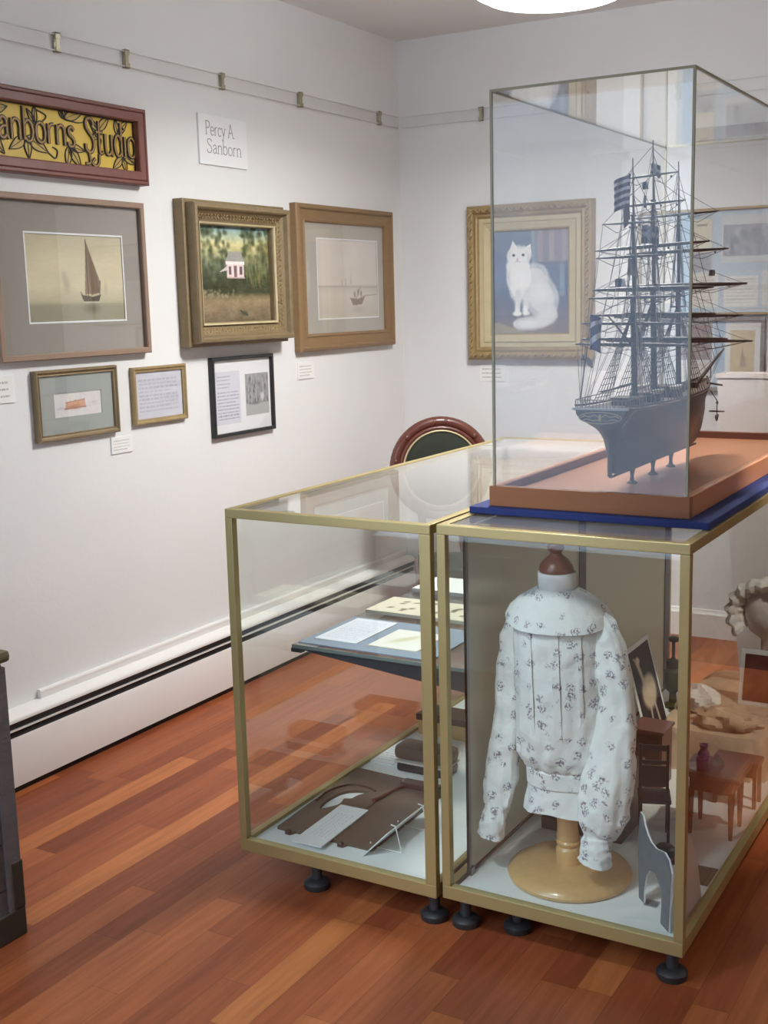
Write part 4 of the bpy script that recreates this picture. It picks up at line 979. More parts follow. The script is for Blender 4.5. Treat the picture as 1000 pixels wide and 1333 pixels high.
MB().lathe([(0,0),(.010,0),(.013,.028),(.011,.028),(.008,.004),(0,.004)], (-.825,3.055,zt+.0045), 16).build('tumbler_body', M['purple'], pt, smooth=True)
pt = thing('glass_vase', 'tiny purple glass vase at the back left of the doll table', 'vase', (-.835,3.12,zt))
MB().lathe([(0,0),(.014,0),(.016,.02),(.009,.032),(.012,.046),(.009,.046),(.006,.032),(0,.03)], (-.835,3.12,zt), 16).build('vase_body', M['purple'], pt, smooth=True)
gb = thing('glass_ball', 'clear round glass bottle shining on the doll table', 'bottle', (-.785,3.07,zt))
MB().lathe([(0,0),(.010,.0),(.019,.012),(.019,.022),(.010,.033),(.006,.036),(.007,.045),(.004,.045),(.003,.036),(0,.034)], (-.785,3.07,zt), 20).build('bottle_body', M['crystal'], gb, smooth=True)
ds = thing('doll_bench', 'low dark red doll bench behind the doll table', 'doll bench', (-.78,3.30,ZF))
MB().box(-.85,-.72,3.26,3.34,ZF+.12,ZF+.135,.003).build('seat', M['mahog'], ds); MB().box(-.84,-.73,3.27,3.275,ZF+.09,ZF+.12).build('apron', M['mahog'], ds)
for ax in (-.84,-.73):
    for ay in (3.27,3.33): MB().box(ax-.005,ax+.005,ay-.005,ay+.005,ZF,ZF+.12).build('leg', M['mahog'], ds)
# draped riser with lace at the back
rs_ = thing('display_riser', 'low riser draped with old beige cloth at the back of the blouse case', 'riser', (-.92,3.78,ZF))
RB = random.Random(4)
def drape(x0, x1, y0, y1, h):
    n = 72; rings = []
    for z, g, a in ((0,.016,.010),(h*.4,.010,.008),(h*.85,.004,.004),(h,-.004,.001),(h+.002,-.03,0)):
        rg = []
        for i in range(n):
            t = 2*PI*i/n; x = math.copysign(abs(cos(t))**.35, cos(t)); y = math.copysign(abs(sin(t))**.35, sin(t)); k = g+a*sin(13*t+1)+a*.6*sin(23*t)
            rg.append(((x0+x1)/2+x*((x1-x0)/2+k), (y0+y1)/2+y*((y1-y0)/2+k), ZF+z))
        rings.append(rg)
    return MB().loft(rings)
drape(-1.08,-.735,3.47,4.14,.125).build('draped_cloth', M['lace_beige'], rs_, smooth=True)
def crumple(c, r, sc, seed, amp=.25, n=28):
    t = bmesh.new(); bmesh.ops.create_uvsphere(t, u_segments=n, v_segments=n//2, radius=r); R = random.Random(seed); a = [R.random()*6 for _ in range(6)]
    for v in t.verts:
        d = v.co.normalized(); k = 1+amp*(.5*sin(5*d.x+a[0]+3*d.z)*sin(6*d.y+a[1])+.35*sin(11*d.x+a[2])*sin(9*d.z+a[3])+.25*sin(19*d.y+a[4]+7*d.x))
        p = v.co*k; v.co = Vector((c[0]+p.x*sc[0], c[1]+p.y*sc[1], max(c[2]+p.z*sc[2], c[2]-r*sc[2]*.55)))
    return MB().merge(t)
zr = ZF+.1275
o = crumple((-.88,3.56,zr+.020), .075, (1.25,.9,.5), 3, .35).build('lace_cloth', M['lace_beige'], None, smooth=True, org=(-.88,3.56,zr)); tag(o, 'crumpled bundle of beige lace on the front of the draped riser', 'lace')
o = crumple((-1.0,3.68,zr+.028), .055, (1.1,1.1,.9), 8, .3).build('doll_hood', M['lace'], None, smooth=True, org=(-1.0,3.68,zr)); tag(o, 'small pointed white lace hood on the left of the draped riser', 'doll hood')
pc = thing('framed_postcard', 'dark postcard in white mount standing before the lace bonnet', 'postcard', (-.83,3.80,zr))
MB().loft([[(-.905,3.78,zr),(-.745,3.78,zr),(-.745,3.82,zr+.175),(-.905,3.82,zr+.175)],[(-.905,3.784,zr),(-.745,3.784,zr),(-.745,3.824,zr+.175),(-.905,3.824,zr+.175)]]).build('mount', M['white'], pc)
c = Cv(.13, .14, .002, (92,50,44)); c.noise(.06, 6); c.blob(.7,.5,.18,.3,(150,90,70),.6,.9).blob(.85,.3,.15,.2,(170,120,100),.5,.8)
c.build('printed_face', M['print'], pc, lambda u, v: (-.892+u*.134+.83, 3.78+.04*(.08+.84*v)-.0012-3.80, .175*(.08+.84*v)))
bn = thing('lace_bonnet', 'white ruffled lace baby bonnet on a pale stand behind the postcard', 'bonnet', (-.87,3.98,zr))
MB().lathe([(0,0),(.045,0),(.045,.006),(.012,.012),(.011,.17),(.05,.2),(.066,.25),(.06,.31),(.03,.345),(0,.35)], (-.87,3.98,zr), 28).build('head_stand', M['planter'], bn, smooth=True)
mb = MB()
for q, (rr_, dy) in enumerate(((.098,-.05),(.086,-.025),(.092,0.0))):
    rings = []; n = 60
    for i in range(n+1):
        t = -.25*PI+1.5*PI*i/n; k = 1+.035*sin(15*t+q)
        cxx, czz = -.87+rr_*k*cos(t), zr+.265+rr_*k*1.02*sin(t); ww = .020+.004*sin(17*t)
        rings.append([(cxx+ww*cos(a)*cos(t), 3.98+dy+ww*1.3*sin(a), czz+ww*cos(a)*sin(t)) for a in [2*PI*j/8 for j in range(8)]])
    mb.loft(rings)
mb.build('ruffle', M['lace'], bn, smooth=True)
MB().sphere((-.87,4.01,zr+.265), .082, 24, (1,.9,1.05)).build('crown', M['lace'], bn, smooth=True)
wc = thing('doll_cabinet', 'small reddish brown wooden doll cabinet left of the draped riser', 'doll cabinet', (-1.13,3.45,ZF))
MB().box(-1.09,-1.0,3.28,3.38,ZF,ZF+.17,.002).build('body', M['mahog'], wc); MB().box(-1.096,-.994,3.274,3.386,ZF+.17,ZF+.18,.002).build('cabinet_top', M['mahog'], wc)
MB().box(-1.083,-1.007,3.2785,3.2805,ZF+.02,ZF+.16).build('door', M['walnut'], wc)
ol_ = thing('oil_lamp', 'little olive green oil lamp in the far corner behind the bird photo', 'lamp', (-1.19,4.02,ZF))
MB().lathe([(0,0),(.034,0),(.034,.008),(.014,.016),(.012,.05),(.03,.07),(.033,.1),(.033,.13),(.02,.142),(0,.142)], (-1.19,4.02,ZF), 20).build('font', mat('olive glass', rgb(70,70,44), rough=.25), ol_, smooth=True)
MB().lathe([(0,.142),(.022,.142),(.022,.17),(.01,.175),(.006,.18),(.006,.235),(.017,.24),(.018,.252),(.008,.258),(0,.258)], (-1.19,4.02,ZF), 20).build('burner', M['iron'], ol_, smooth=True)
pf = thing('porcelain_figurine', 'small white and pink porcelain figurine in front of the oil lamp', 'figurine', (-1.13,3.93,ZF))
crumple((-1.13,3.95,ZF+.025), .03, (1,1,1.2), 11, .4, 20).build('figure', mat('pale pink porcelain', rgb(214,186,172), rough=.3, var=.2, vscale=60), pf, smooth=True)
MB().tube([(-1.13,3.95,ZF+.05),(-1.127,3.945,ZF+.075)],[.012,.007],10).sphere((-1.127,3.945,ZF+.085),.012,10).build('head', M['shipwhite'], pf, smooth=True)
# ================================================================== SHIP CASE
bb = MB().box(-1.289,-.698,2.612,4.02,Z1+.0008,1.0525,.003).build('felt_board', M['blue'], None, org=(-.99,3.3,Z1+.0008))
tag(bb, 'flat navy felt covered board under the wooden base of the ship case', 'board')
sc_ = thing('ship_case', 'tall clear case on a cherry wood base that holds the model ship', 'display case', (-.9965,3.31,1.053))
bx0, bx1, by0, by1, bz0, bz1 = -1.2447,-.7485,2.635,3.992,1.053,1.1023
rw = .022; zfl = 1.081
MB().box(bx0,bx1,by0,by0+rw,bz0,bz1,.0015).build('base_rail', M['cherry_front'], sc_)
MB().box(bx0,bx1,by1-rw,by1,bz0,bz1,.0015).build('base_rail', M['cherry_front'], sc_)
MB().box(bx0,bx0+rw,by0+rw,by1-rw,bz0,bz1,.0015).build('base_rail', M['cherry'], sc_)
MB().box(bx1-rw,bx1,by0+rw,by1-rw,bz0,bz1,.0015).build('base_rail', M['cherry'], sc_)
MB().box(bx0+rw,bx1-rw,by0+rw,by1-rw,bz0,zfl).build('base_floor', M['cherry'], sc_)
m_ = MB().box(bx0+rw,bx0+rw+.004,by0+rw,by1-rw,zfl,bz1-.001).box(bx0+rw,bx1-rw,by1-rw-.004,by1-rw,zfl,bz1-.001).box(bx1-rw-.004,bx1-rw,by0+rw,by1-rw,zfl,bz1-.001)
m_.build('inner_rim_shade', M['rim_shade'], sc_)  # thin strips holding the painted shade of the inner rim
gx0, gx1, gy0, gy1, gz0, gz1 = bx0+.009, bx1-.0065, by0+.004, by1-.006, bz1+.0005, 2.030
g = .004
MB().box(gx0+g,gx1-g,gy0,gy0+g,gz0,gz1-g).build('front_pane', M['acrylic'], sc_)
MB().box(gx0+g,gx1-g,gy1-g,gy1,gz0,gz1-g).build('rear_pane', M['acrylic'], sc_)
MB().box(gx0,gx0+g,gy0+g,gy1-g,gz0,gz1-g).build('side_pane', M['acrylic'], sc_)
MB().box(gx1-g,gx1,gy0+g,gy1-g,gz0,gz1-g).build('side_pane', M['acrylic'], sc_)
MB().box(gx0+g,gx1-g,gy0+g,gy1-g,gz1-g,gz1).build('top_pane', M['acrylic'], sc_)
e = .005
for xa in (gx0, gx1-e):
    for ya in (gy0, gy1-e): MB().box(xa-.0004,xa+e+.0004,ya-.0004,ya+e+.0004,gz0,gz1-e).build('corner_edge', M['edge'], sc_)
for ya in (gy0, gy1-e): MB().box(gx0-.0004,gx1+.0004,ya-.0004,ya+e,gz1-e,gz1+.0004).build('top_edge', M['edge'], sc_)
for xa in (gx0, gx1-e): MB().box(xa-.0004,xa+e,gy0+e,gy1-e,gz1-e,gz1+.0004).build('top_edge', M['edge'], sc_)

# ================================================================== MODEL SHIP  (stern towards the camera, bow away along +y)
SX = -.982
sh = thing('model_ship', 'three masted model sailing ship with dark hull, flags and bare yards', 'model ship', (SX, 3.2, zfl))
ST = [ # y, half beam, z rail, z keel, fullness
 (2.694,.060,1.291,1.250,3.0),(2.715,.064,1.289,1.238,2.4),(2.738,.066,1.287,1.222,1.5),(2.757,.067,1.286,1.19,.8),(2.772,.068,1.285,1.128,.42),(2.80,.069,1.284,1.123,.55),
 (2.86,.071,1.282,1.122,.9),(2.95,.073,1.280,1.121,1.7),(3.08,.074,1.278,1.120,2.8),(3.22,.073,1.278,1.120,2.8),(3.33,.068,1.280,1.120,1.8),(3.41,.058,1.283,1.121,1.05),
 (3.47,.045,1.287,1.124,.75),(3.52,.030,1.292,1.135,.6),(3.56,.016,1.297,1.165,.55),(3.592,.004,1.302,1.215,.55)]
ZW = 1.205
def hull(lo):
    rings = []; n = 14
    for y, b, zr_, zk, p in ST:
        H = zr_-zk; ts = min(1., max(0., (zr_-ZW)/H))
        t0, t1 = (ts, 1.) if lo else (0., ts)
        side = []
        for i in range(n+1):
            t = t0+(t1-t0)*i/n; side.append((b*(1-t**p)+.0025*(1-t)*0+.002, zr_-H*t))
        rings.append([(SX+x, y, z) for x, z in side]+[(SX-x, y, z) for x, z in side[::-1]])
    return MB().loft(rings)
hull(False).build('hull', M['hull'], sh, smooth=True)
hull(True).build('hull_bottom', M['hull_low'], sh, smooth=True)
MB().box(SX-.0025,SX+.0025,2.752,2.774,1.122,1.235).build('rudder', M['hull_low'], sh)
MB().box(SX-.003,SX+.003,2.765,3.50,1.1165,1.1215).build('keel', M['hull_low'], sh)
for yy in (2.93, 3.10, 3.26): MB().lathe([(0,0),(.013,0),(.013,.003),(.006,.008),(.0045,.018),(.006,.03),(.008,.0365),(0,.0365)], (SX,yy,zfl), 14).build('pedestal', M['spar'], sh, smooth=True)
# deck and bulwark cap
rg = [[(SX-b-.0025, y, z-.002),(SX+b+.0025, y, z-.002),(SX+b+.0025, y, z+.003),(SX-b-.0025, y, z+.003)] for y, b, z, k, p in ST]
MB().loft(rg).build('deck', M['deck'], sh)
cap = MB()
for s in (-1, 1): cap.tube([(SX+s*(b+.002), y, z+.008) for y, b, z, k, p in ST], .0028, 6)
cap.build('cap_rail', M['spar'], sh, smooth=True)
MB().box(SX-.068,SX+.068,2.685,2.700,1.288,1.2935,.001).build('taffrail', mat('pale blue grey rail', rgb(150,154,160), rough=.5), sh)
cv_ = MB()
ov = [(SX+.052*cos(t), 1.270+.0135*sin(t)) for t in [2*PI*i/40 for i in range(41)]]
stroke(cv_, ov, .0018, 2.6935, 2.690)
for s in (-1, 1):
    stroke(cv_, smooth_pts([(SX+s*.004,1.272),(SX+s*.014,1.277),(SX+s*.026,1.272),(SX+s*.038,1.275),(SX+s*.047,1.270)],6), .0022, 2.6935, 2.690)
    stroke(cv_, smooth_pts([(SX+s*.004,1.266),(SX+s*.018,1.263),(SX+s*.032,1.267),(SX+s*.042,1.264)],6), .0018, 2.6935, 2.690)
cv_.box(SX-.003,SX+.003,2.690,2.694,1.262,1.278)
cv_.build('stern_carving', mat('gilded carving', rgb(150,138,104), rough=.5, metal=.2), sh)
rl = MB()
bp_ = [(SX-.066,2.80),(SX-.065,2.74),(SX-.062,2.694),(SX-.03,2.69),(SX,2.689),(SX+.03,2.69),(SX+.062,2.694),(SX+.065,2.74),(SX+.067,2.80),(SX+.07,2.9)]
rl.tube([(x,y,1.312) for x, y in bp_], .0013, 6); rl.tube([(SX-.066,2.80,1.312),(SX-.07,2.9,1.311),(SX-.071,3.0,1.309)],.0013,6)
P_ = smooth_pts(bp_, 7)
for x, y in P_[::2]: rl.tube([(x,y,1.291),(x,y,1.312)], .0011, 4)
rl.build('stern_rail', mat('grey painted rail', rgb(116,110,106), rough=.6), sh)
for name, x0, x1, y0, y1, h, m in (('deckhouse',-.032,.032,2.86,2.93,.020,'walnut'),('deckhouse',-.03,.03,3.0,3.07,.022,'hull'),('deckhouse',-.03,.03,3.17,3.26,.026,'walnut')):
    d = MB().box(SX+x0,SX+x1,y0,y1,1.281,1.281+h,.001).build(name, M[m], sh)
    MB().box(SX+x0-.003,SX+x1+.003,y0-.003,y1+.003,1.281+h,1.284+h).build('deckhouse_roof', M['deck'], d)
for s, yy in ((-1,3.14),(1,3.14),(1,2.99)):
    rings = []
    for k in range(9):
        t = k/8; w = .011*math.sin(PI*min(1,max(0,t*.96+.02)))**.6+.0008
        rings.append([(SX+s*.046+w*cos(a), yy-.04+.08*t, 1.315-.011*sin(a)*(1 if sin(a) > 0 else .1)) for a in [2*PI*j/12 for j in range(12)]])
    MB().loft(rings).build('ships_boat', M['shipwhite'], sh, smooth=True)
bul = MB().box(SX-.004,SX+.004,3.395,3.405,1.285,1.31).box(SX-.02,SX+.02,3.43,3.45,1.287,1.302).box(SX-.012,SX+.012,3.33,3.35,1.28,1.3); bul.build('deck_fittings', M['spar'], sh)
# masts
RK = -.055/.65
def mast(y, zt, r):
    base = 1.275
    f = lambda z: y+RK*(z-base)
    h1, h2 = base+.46*(zt-base), base+.78*(zt-base)
    o = MB().tube([(SX,f(base),base),(SX,f(h1),h1)], [r,r*.85], 12).tube([(SX,f(h1-.04)+.009,h1-.04),(SX,f(h2)+.009,h2)], [r*.62,r*.5], 10).tube([(SX,f(h2-.03)+.015,h2-.03),(SX,f(zt)+.015,zt)], [r*.42,r*.16], 8).build('mast', M['spar'], sh, smooth=True)
    MB().prism([(SX-.020,f(h1-.045)-.01),(SX+.020,f(h1-.045)-.01),(SX+.016,f(h1-.045)+.024),(SX-.016,f(h1-.045)+.024)], h1-.047, h1-.043).box(SX-.011,SX+.011,f(h1)-.004,f(h1)+.014,h1-.006,h1).build('mast_top', M['spar'], o)
    MB().box(SX-.008,SX+.008,f(h2)+.004,f(h2)+.022,h2-.032,h2-.028).box(SX-.005,SX+.005,f(h2)+.004,f(h2)+.02,h2-.004,h2).build('crosstrees', M['spar'], o)
    return f, h1, h2, zt
MZ = mast(2.945,1.881,.0080); MN = mast(3.105,1.938,.0086); FR = mast(3.325,1.905,.0080)
YD = []
def yards(m, L):
    f = m[0]
    for z, hw, r, tilt in L:
        y = f(z)-.011; 
        pts = [(SX-hw,y,z-tilt),(SX-hw*.5,y,z-tilt*.5),(SX,y,z),(SX+hw*.5,y,z+tilt*.5),(SX+hw,y,z+tilt)]
        MB().tube(pts, [r*.55,r*1.15,r*1.35,r*1.15,r*.55], 8).build('yard', M['spar'], sh, smooth=True); YD.append((y, z, hw, m, tilt))
yards(MZ, [(1.432,.150,.0042,-.002),(1.484,.132,.0034,-.002),(1.548,.112,.0032,.0),(1.647,.090,.0028,.001),(1.727,.072,.0022,0)])
yards(MN, [(1.440,.195,.0046,-.001),(1.503,.165,.0040,0),(1.569,.160,.0052,0),(1.676,.150,.0040,.006),(1.781,.090,.0026,.004),(1.850,.072,.0022,.004)])
yards(FR, [(1.426,.205,.0044,-.001),(1.494,.180,.0040,0),(1.577,.190,.0052,0),(1.668,.140,.0038,.002),(1.764,.115,.0024,.004)])
# bowsprit, boom, gaff
MB().tube([(SX,3.50,1.293),(SX,3.66,1.342),(SX,3.80,1.382)], [.006,.005,.0022], 10).build('bowsprit', M['spar'], sh, smooth=True)
MB().tube([(SX,3.655,1.34),(SX,3.652,1.295)], [.002,.0012], 6).build('dolphin_striker', M['spar'], sh)
MB().tube([(SX,2.935,1.335),(SX-.004,2.715,1.329)], [.0035,.002], 8).build('spanker_boom', M['spar'], sh, smooth=True)
MB().tube([(SX,2.93,1.425),(SX-.02,2.80,1.505)], [.003,.0016], 8).build('gaff', M['spar'], sh, smooth=True)
a_ = MB().tube([(SX+.042,3.50,1.275),(SX+.062,3.50,1.245),(SX+.062,3.50,1.192)],.0015,6).tube([(SX+.062-.022,3.5,1.215),(SX+.062+.022,3.5,1.215)],.0024,6).tube(smooth_pts([(SX+.062,3.485,1.205),(SX+.062,3.492,1.192),(SX+.062,3.5,1.188),(SX+.062,3.508,1.192),(SX+.062,3.515,1.205)],4),.0018,6)
a_.tube([(SX+.03,3.50,1.298),(SX+.075,3.51,1.290)],.003,6).sphere((SX+.062,3.5,1.24),.004,8); a_.build('anchor', M['spar'], sh)
# standing rigging
for m in (MZ, MN, FR):
    f, h1, h2, zt = m
    for s in (-1, 1):
        mb = MB(); foot = []
        for k in range(6):
            yy = f(1.29)+.012-.024*k; foot.append(yy); mb.tube([(SX+s*.072, yy, 1.288),(SX+s*.003, f(h1)-.001*k, h1-.05)], .0010, 4)
        for q in range(1, 13):
            t = q/14; z = 1.288+(h1-.05-1.288)*t; x = .072+(.003-.072)*t
            mb.tube([(SX+s*x, foot[0]+(f(h1)-foot[0])*t, z),(SX+s*x, foot[-1]+(f(h1)-foot[-1])*t, z)], .0008, 4)
        for k in range(3): mb.tube([(SX+s*.018, f(h1)+.015-.012*k, h1-.043),(SX+s*.002, f(h2)+.006, h2-.03)], .0008, 4)
        mb.build('shrouds', M['rig'], sh)
        mb = MB()
        for k, zz in enumerate((h2, zt-.02, zt-.05)): mb.tube([(SX+s*.073, f(1.29)-.13-.022*k, 1.288),(SX, f(zz)+.012, zz)], .0008, 4)
        for k in range(2): mb.tube([(SX+s*.073, f(1.29)-.16-.02*k, 1.288),(SX, f(h1)+.01, h1)], .0008, 4)
        mb.build('backstays', M['rig_pale'], sh)
sy = MB()
def stay(a, b): sy.tube([a, b], .0008, 4)
def tp(m, z, d=.012): return (SX, m[0](z)+d, z)
for m, tgt in ((MZ, MN), (MN, FR)):
    f, h1, h2, zt = m
    for z, zz in ((h1-.04, 1.30), (h2, tgt[1]-.05), (zt-.03, tgt[2]-.02), (zt-.08, tgt[1]+.02)): stay(tp(m, z), (SX, tgt[0](zz)-.008, zz))
for z, p in ((FR[1]-.04,(SX,3.60,1.325)), (FR[1]+.01,(SX,3.66,1.343)), (FR[2],(SX,3.73,1.363)), (FR[3]-.03,(SX,3.795,1.381)), (FR[2]-.05,(SX,3.70,1.354))): stay(tp(FR, z), p)
for s in (-1, 1): stay((SX+s*.03,3.5,1.295),(SX,3.78,1.378)); stay((SX+s*.012,3.56,1.25),(SX,3.652,1.297))
stay((SX,3.652,1.297),(SX,3.795,1.38))
sy.build('stays', M['rig'], sh)
br = MB(); R5 = random.Random(9)
for y, z, hw, m, tl in YD:
    for s in (-1, 1):
        tip = (SX+s*hw*.97, y, z+s*tl)
        br.tube([tip, (SX, m[0](z+.07)+.004, min(z+.07, m[3]-.005))], .00065, 4)          # lifts
        aft = {id(MN): MZ, id(FR): MN}.get(id(m))
        if aft and z < aft[3]-.05: br.tube([tip, (SX+s*.004, aft[0](z-.04), z-.04)], .00065, 4)    # braces
        elif m is MZ: br.tube([tip, (SX+s*.06, 2.72, 1.30)], .00065, 4)
        else: br.tube([tip, (SX+s*.07, m[0](1.3)-.12, 1.29)], .00065, 4)
        br.tube([tip, (SX+s*hw*.5, y+.004, z-.022), (SX+s*.01, y+.006, z-.012)], .0008, 4)   # footropes
br.build('running_rigging', M['rig'], sh)
bk = MB()
for y, z, hw, m, tl in YD:
    for s in (-.6, .3, .75):
        if R5.random() < .6: bk.sphere((SX+s*hw, y, z-.006), .003, 6)
for m in (MZ, MN, FR):
    for k in range(4): bk.sphere((SX+.012*(R5.random()-.5), m[0](m[1])+.006, m[1]+.03*(R5.random()-.6)), .005, 6)
bk.build('rigging_blocks', M['spar'], sh)
# flags: small rippled cloths with painted designs, hung beside the masts
def flag(label, x, y, z, w, h, ang, paint, droop=0., wave=.006):
    c = Cv(w, h, .0015, (58,58,84)); paint(c)
    d = Vector((cos(ang), sin(ang), 0)); n = Vector((-sin(ang), cos(ang), 0))
    o = c.build('flag', M['canvas'], sh, lambda u, v: tuple(Vector((x, y, z))+d*w*u*(1-.25*droop)+Vector((0,0,h*v-droop*w*u*u))+n*wave*sin(7*u+2*v)-ORG[sh]))
    md = o.modifiers.new('thickness', 'SOLIDIFY'); md.thickness = .0006
    o['label'] = label
def p_us(c):
    for k in range(9): c.rect(0, k/9, 1, (k+.5)/9, (226,222,224) if k % 2 else (92,58,78))
    for k in range(9): c.rect(0, k/9, 1, (k+1)/9, (206,206,214) if k % 2 else (70,58,86))
def p_solid(a): return lambda c: c.mixin(np.ones_like(c.U), a)
def p_cross(a, b):
    def f(c): c.mixin(np.ones_like(c.U), a); c.seg((0,.5),(1,.5),.14,b); c.seg((.5,0),(.5,1),.14,b)
    return f
def p_half(a, b):
    def f(c): c.mixin(np.ones_like(c.U), a); c.rect(.5,0,1,1,b)
    return f
ym = MZ[0](1.8); yn = MN[0](1.85)
flag('striped ensign', SX-.004, ym, 1.765, .040, .075, PI+.3, p_us, .3)
flag('drooping plum red flag', SX-.002, ym, 1.735, .024, .11, PI-.5, p_solid((78,52,70)), .9)
flag('navy flag with white cross', SX-.006, yn+.01, 1.852, .026, .030, .2, p_cross((52,56,86),(170,172,190)), .3)
flag('small navy square flag', SX-.008, yn, 1.818, .014, .018, PI, p_solid((60,60,84)))
flag('narrow grey pennant', SX-.012, yn, 1.772, .006, .03, PI, p_solid((92,92,106)))
flag('crumpled navy flag with white figure', SX-.022, yn-.01, 1.684, .045, .045, .1, p_cross((50,54,76),(140,144,156)), .15, .01)
flag('dull olive flag', SX-.014, MZ[0](1.6), 1.603, .024, .04, .1, p_solid((104,98,92)), .2)
flag('navy and white flag', SX-.018, MZ[0](1.57), 1.575, .026, .020, PI, p_half((188,190,204),(48,54,84)))
flag('long blue and white wavy flag', SX-.066, 2.80, 1.425, .028, .085, .3, lambda c: (p_solid((58,66,112))(c), c.poly([(0,.1),(1,.45),(1,.6),(0,.3)],(200,204,216)), c.poly([(0,.6),(1,.85),(1,.95),(0,.75)],(190,194,210))), .35, .008)
flag('forked dark pennant', SX-.09, 2.80, 1.40, .035, .016, -.1, p_half((96,92,96),(140,138,140)), .6)
flag('small grey flag on the fore brace', SX+.085, FR[0](1.62), 1.60, .016, .016, .1, p_solid((96,98,104)))

# ================================================================== CHAIR behind the left case
ch = thing('upholstered_chair', 'oval backed dark mahogany chair with green upholstery in the back corner', 'chair', (-2.375,4.60,0), .58)
W_ = dict(world=False)
def oval(rx, rz, y0, n=48, cz=.80): return [(rx*cos(2*PI*i/n), y0+.10*max(0,(cz+rz*sin(2*PI*i/n))-.45)*1., cz+rz*sin(2*PI*i/n)) for i in range(n)]
def torus(rx, rz, y0, r, sy=1.):
    P = oval(rx, rz, y0); n = len(P); mb = MB(); rings = []
    for i in range(n):
        a = 2*PI*i/n; d = Vector((cos(a)*rz, 0, sin(a)*rx)).normalized()
        rings.append([Vector(P[i])+d*r*cos(t)+Vector((0,sy*r*sin(t),0)) for t in [2*PI*k/10 for k in range(10)]])
    return mb.loft(rings+[rings[0]], cap=False)
torus(.212,.212,.22,.024).build('back_frame', M['mahog'], ch, smooth=True, **W_)
torus(.185,.185,.205,.010).build('frame_bead', M['mahog'], ch, smooth=True, **W_)
torus(.172,.172,.203,.005).build('gimp_trim', M['gilt_pale'], ch, smooth=True, **W_)
P = oval(.172,.172,.21); cc = Vector((0,.21+.1*.35,.80)); 
mb = MB(); rings = [[cc+(Vector(p)-cc)*k+Vector((0,-d,0)) for p in P] for k, d in ((1,.0),(.9,.014),(.7,.024),(.4,.03),(.05,.032))]
mb.loft(rings).build('back_cushion', M['green'], ch, smooth=True, **W_)
for a in (-.1, .18, PI+.1, PI-.18, PI/2-.12, PI/2+.12, .75, PI-.75):
    p = Vector((.212*cos(a), .22+.1*max(0,.35+.212*sin(a))-.02, .80+.212*sin(a))); MB().sphere(p, .013, 10, (1,.6,1)).build('carved_leaf', M['mahog'], ch, smooth=True, **W_)
for s in (-1, 1): MB().tube([(s*.10,.225,.40),(s*.085,.235,.50),(s*.10,.25,.63)], [.018,.017,.02], 10).build('back_post', M['mahog'], ch, smooth=True, **W_)
MB().loft([[(-.13,.22,.34),(.18,.22,.34),(.2,-.17,.34),(-.15,-.17,.34)],[(-.13,.22,.39),(.18,.22,.39),(.2,-.17,.39),(-.15,-.17,.39)]]).build('seat_rail', M['mahog'], ch, bevel=.006, **W_)
MB().loft([[(-.12,.2,.39),(.17,.2,.39),(.19,-.16,.39),(-.14,-.16,.39)],[(-.12,.2,.41),(.17,.2,.41),(.19,-.16,.41),(-.14,-.16,.41)],[(-.09,.15,.43),(.13,.15,.43),(.14,-.12,.43),(-.1,-.12,.43)]]).build('seat', M['green'], ch, smooth=True, **W_)
for s in (-1, 1):
    MB().tube([(s*.15+.02,-.14,0),(s*.15+.02,-.145,.1),(s*.155+.02,-.14,.28),(s*.15+.02,-.135,.35)], [.012,.015,.024,.026], 10).build('leg', M['mahog'], ch, smooth=True, **W_)
    MB().tube([(s*.14+.02,.24,0),(s*.13+.02,.21,.2),(s*.125+.02,.2,.35)], [.014,.017,.02], 10).build('leg', M['mahog'], ch, smooth=True, **W_)

# ================================================================== CHEST at the left edge, white planter behind the cases
cx0, cx1, cy0, cy1 = -2.86, -2.229, 1.16, 1.955
cst = thing('wooden_chest', 'weathered grey plank chest cut off by the left edge of the photo', 'chest', ((cx0+cx1)/2,(cy0+cy1)/2,0))
mb = MB(); R3 = random.Random(6); zz = .0
for k, hgt in enumerate((.135,.12,.13,.115,.13,.08)):
    j = R3.random()*.004
    mb.box(cx0+.004,cx1-.003-j,cy0+.004,cy1-.003-j*.6,zz+.0015,zz+hgt-.0015,.003); zz += hgt
mb.build('plank_body', M['chest'], cst)
for ya, yb in ((cy1-.045,cy1+.001),(cy0,cy0+.045)): MB().box(cx1-.045,cx1+.001,ya,yb,0,.70,.002).build('corner_board', M['chest'], cst)
MB().box(cx0,cx1+.003,cy0,cy1+.003,.0,.075,.004).build('bottom_strap', M['iron'], cst)
MB().box(cx1-.03,cx1+.004,cy1-.03,cy1+.004,.075,.2,.004).build('corner_iron', M['iron'], cst)
lid = MB().box(cx0-.005,cx1+.012,cy0-.005,cy1+.012,.712,.742,.012); lid.build('lid', mat('olive brown lid moulding', rgb(98,88,62), rough=.5, var=.2), cst)
# the tall tapered planter
pl = thing('tall_planter', 'tall slim tapered white planter standing behind the blouse case by the back wall', 'planter', (-.98,4.62,0))
def sqx(w, d, z): return [(-.98-w,4.62-d,z),(-.98+w,4.62-d,z),(-.98+w,4.62+d,z),(-.98-w,4.62+d,z)]
MB().loft([sqx(.105,.035,0),sqx(.222,.06,1.235),sqx(.222,.06,1.252),sqx(.216,.054,1.252),sqx(.214,.052,1.19)]).build('planter_body', M['planter'], pl)
MB().loft([sqx(.226,.064,1.24),sqx(.226,.064,1.256),sqx(.216,.054,1.2565),sqx(.216,.054,1.24)], cap=False).build('rim', M['planter'], pl)

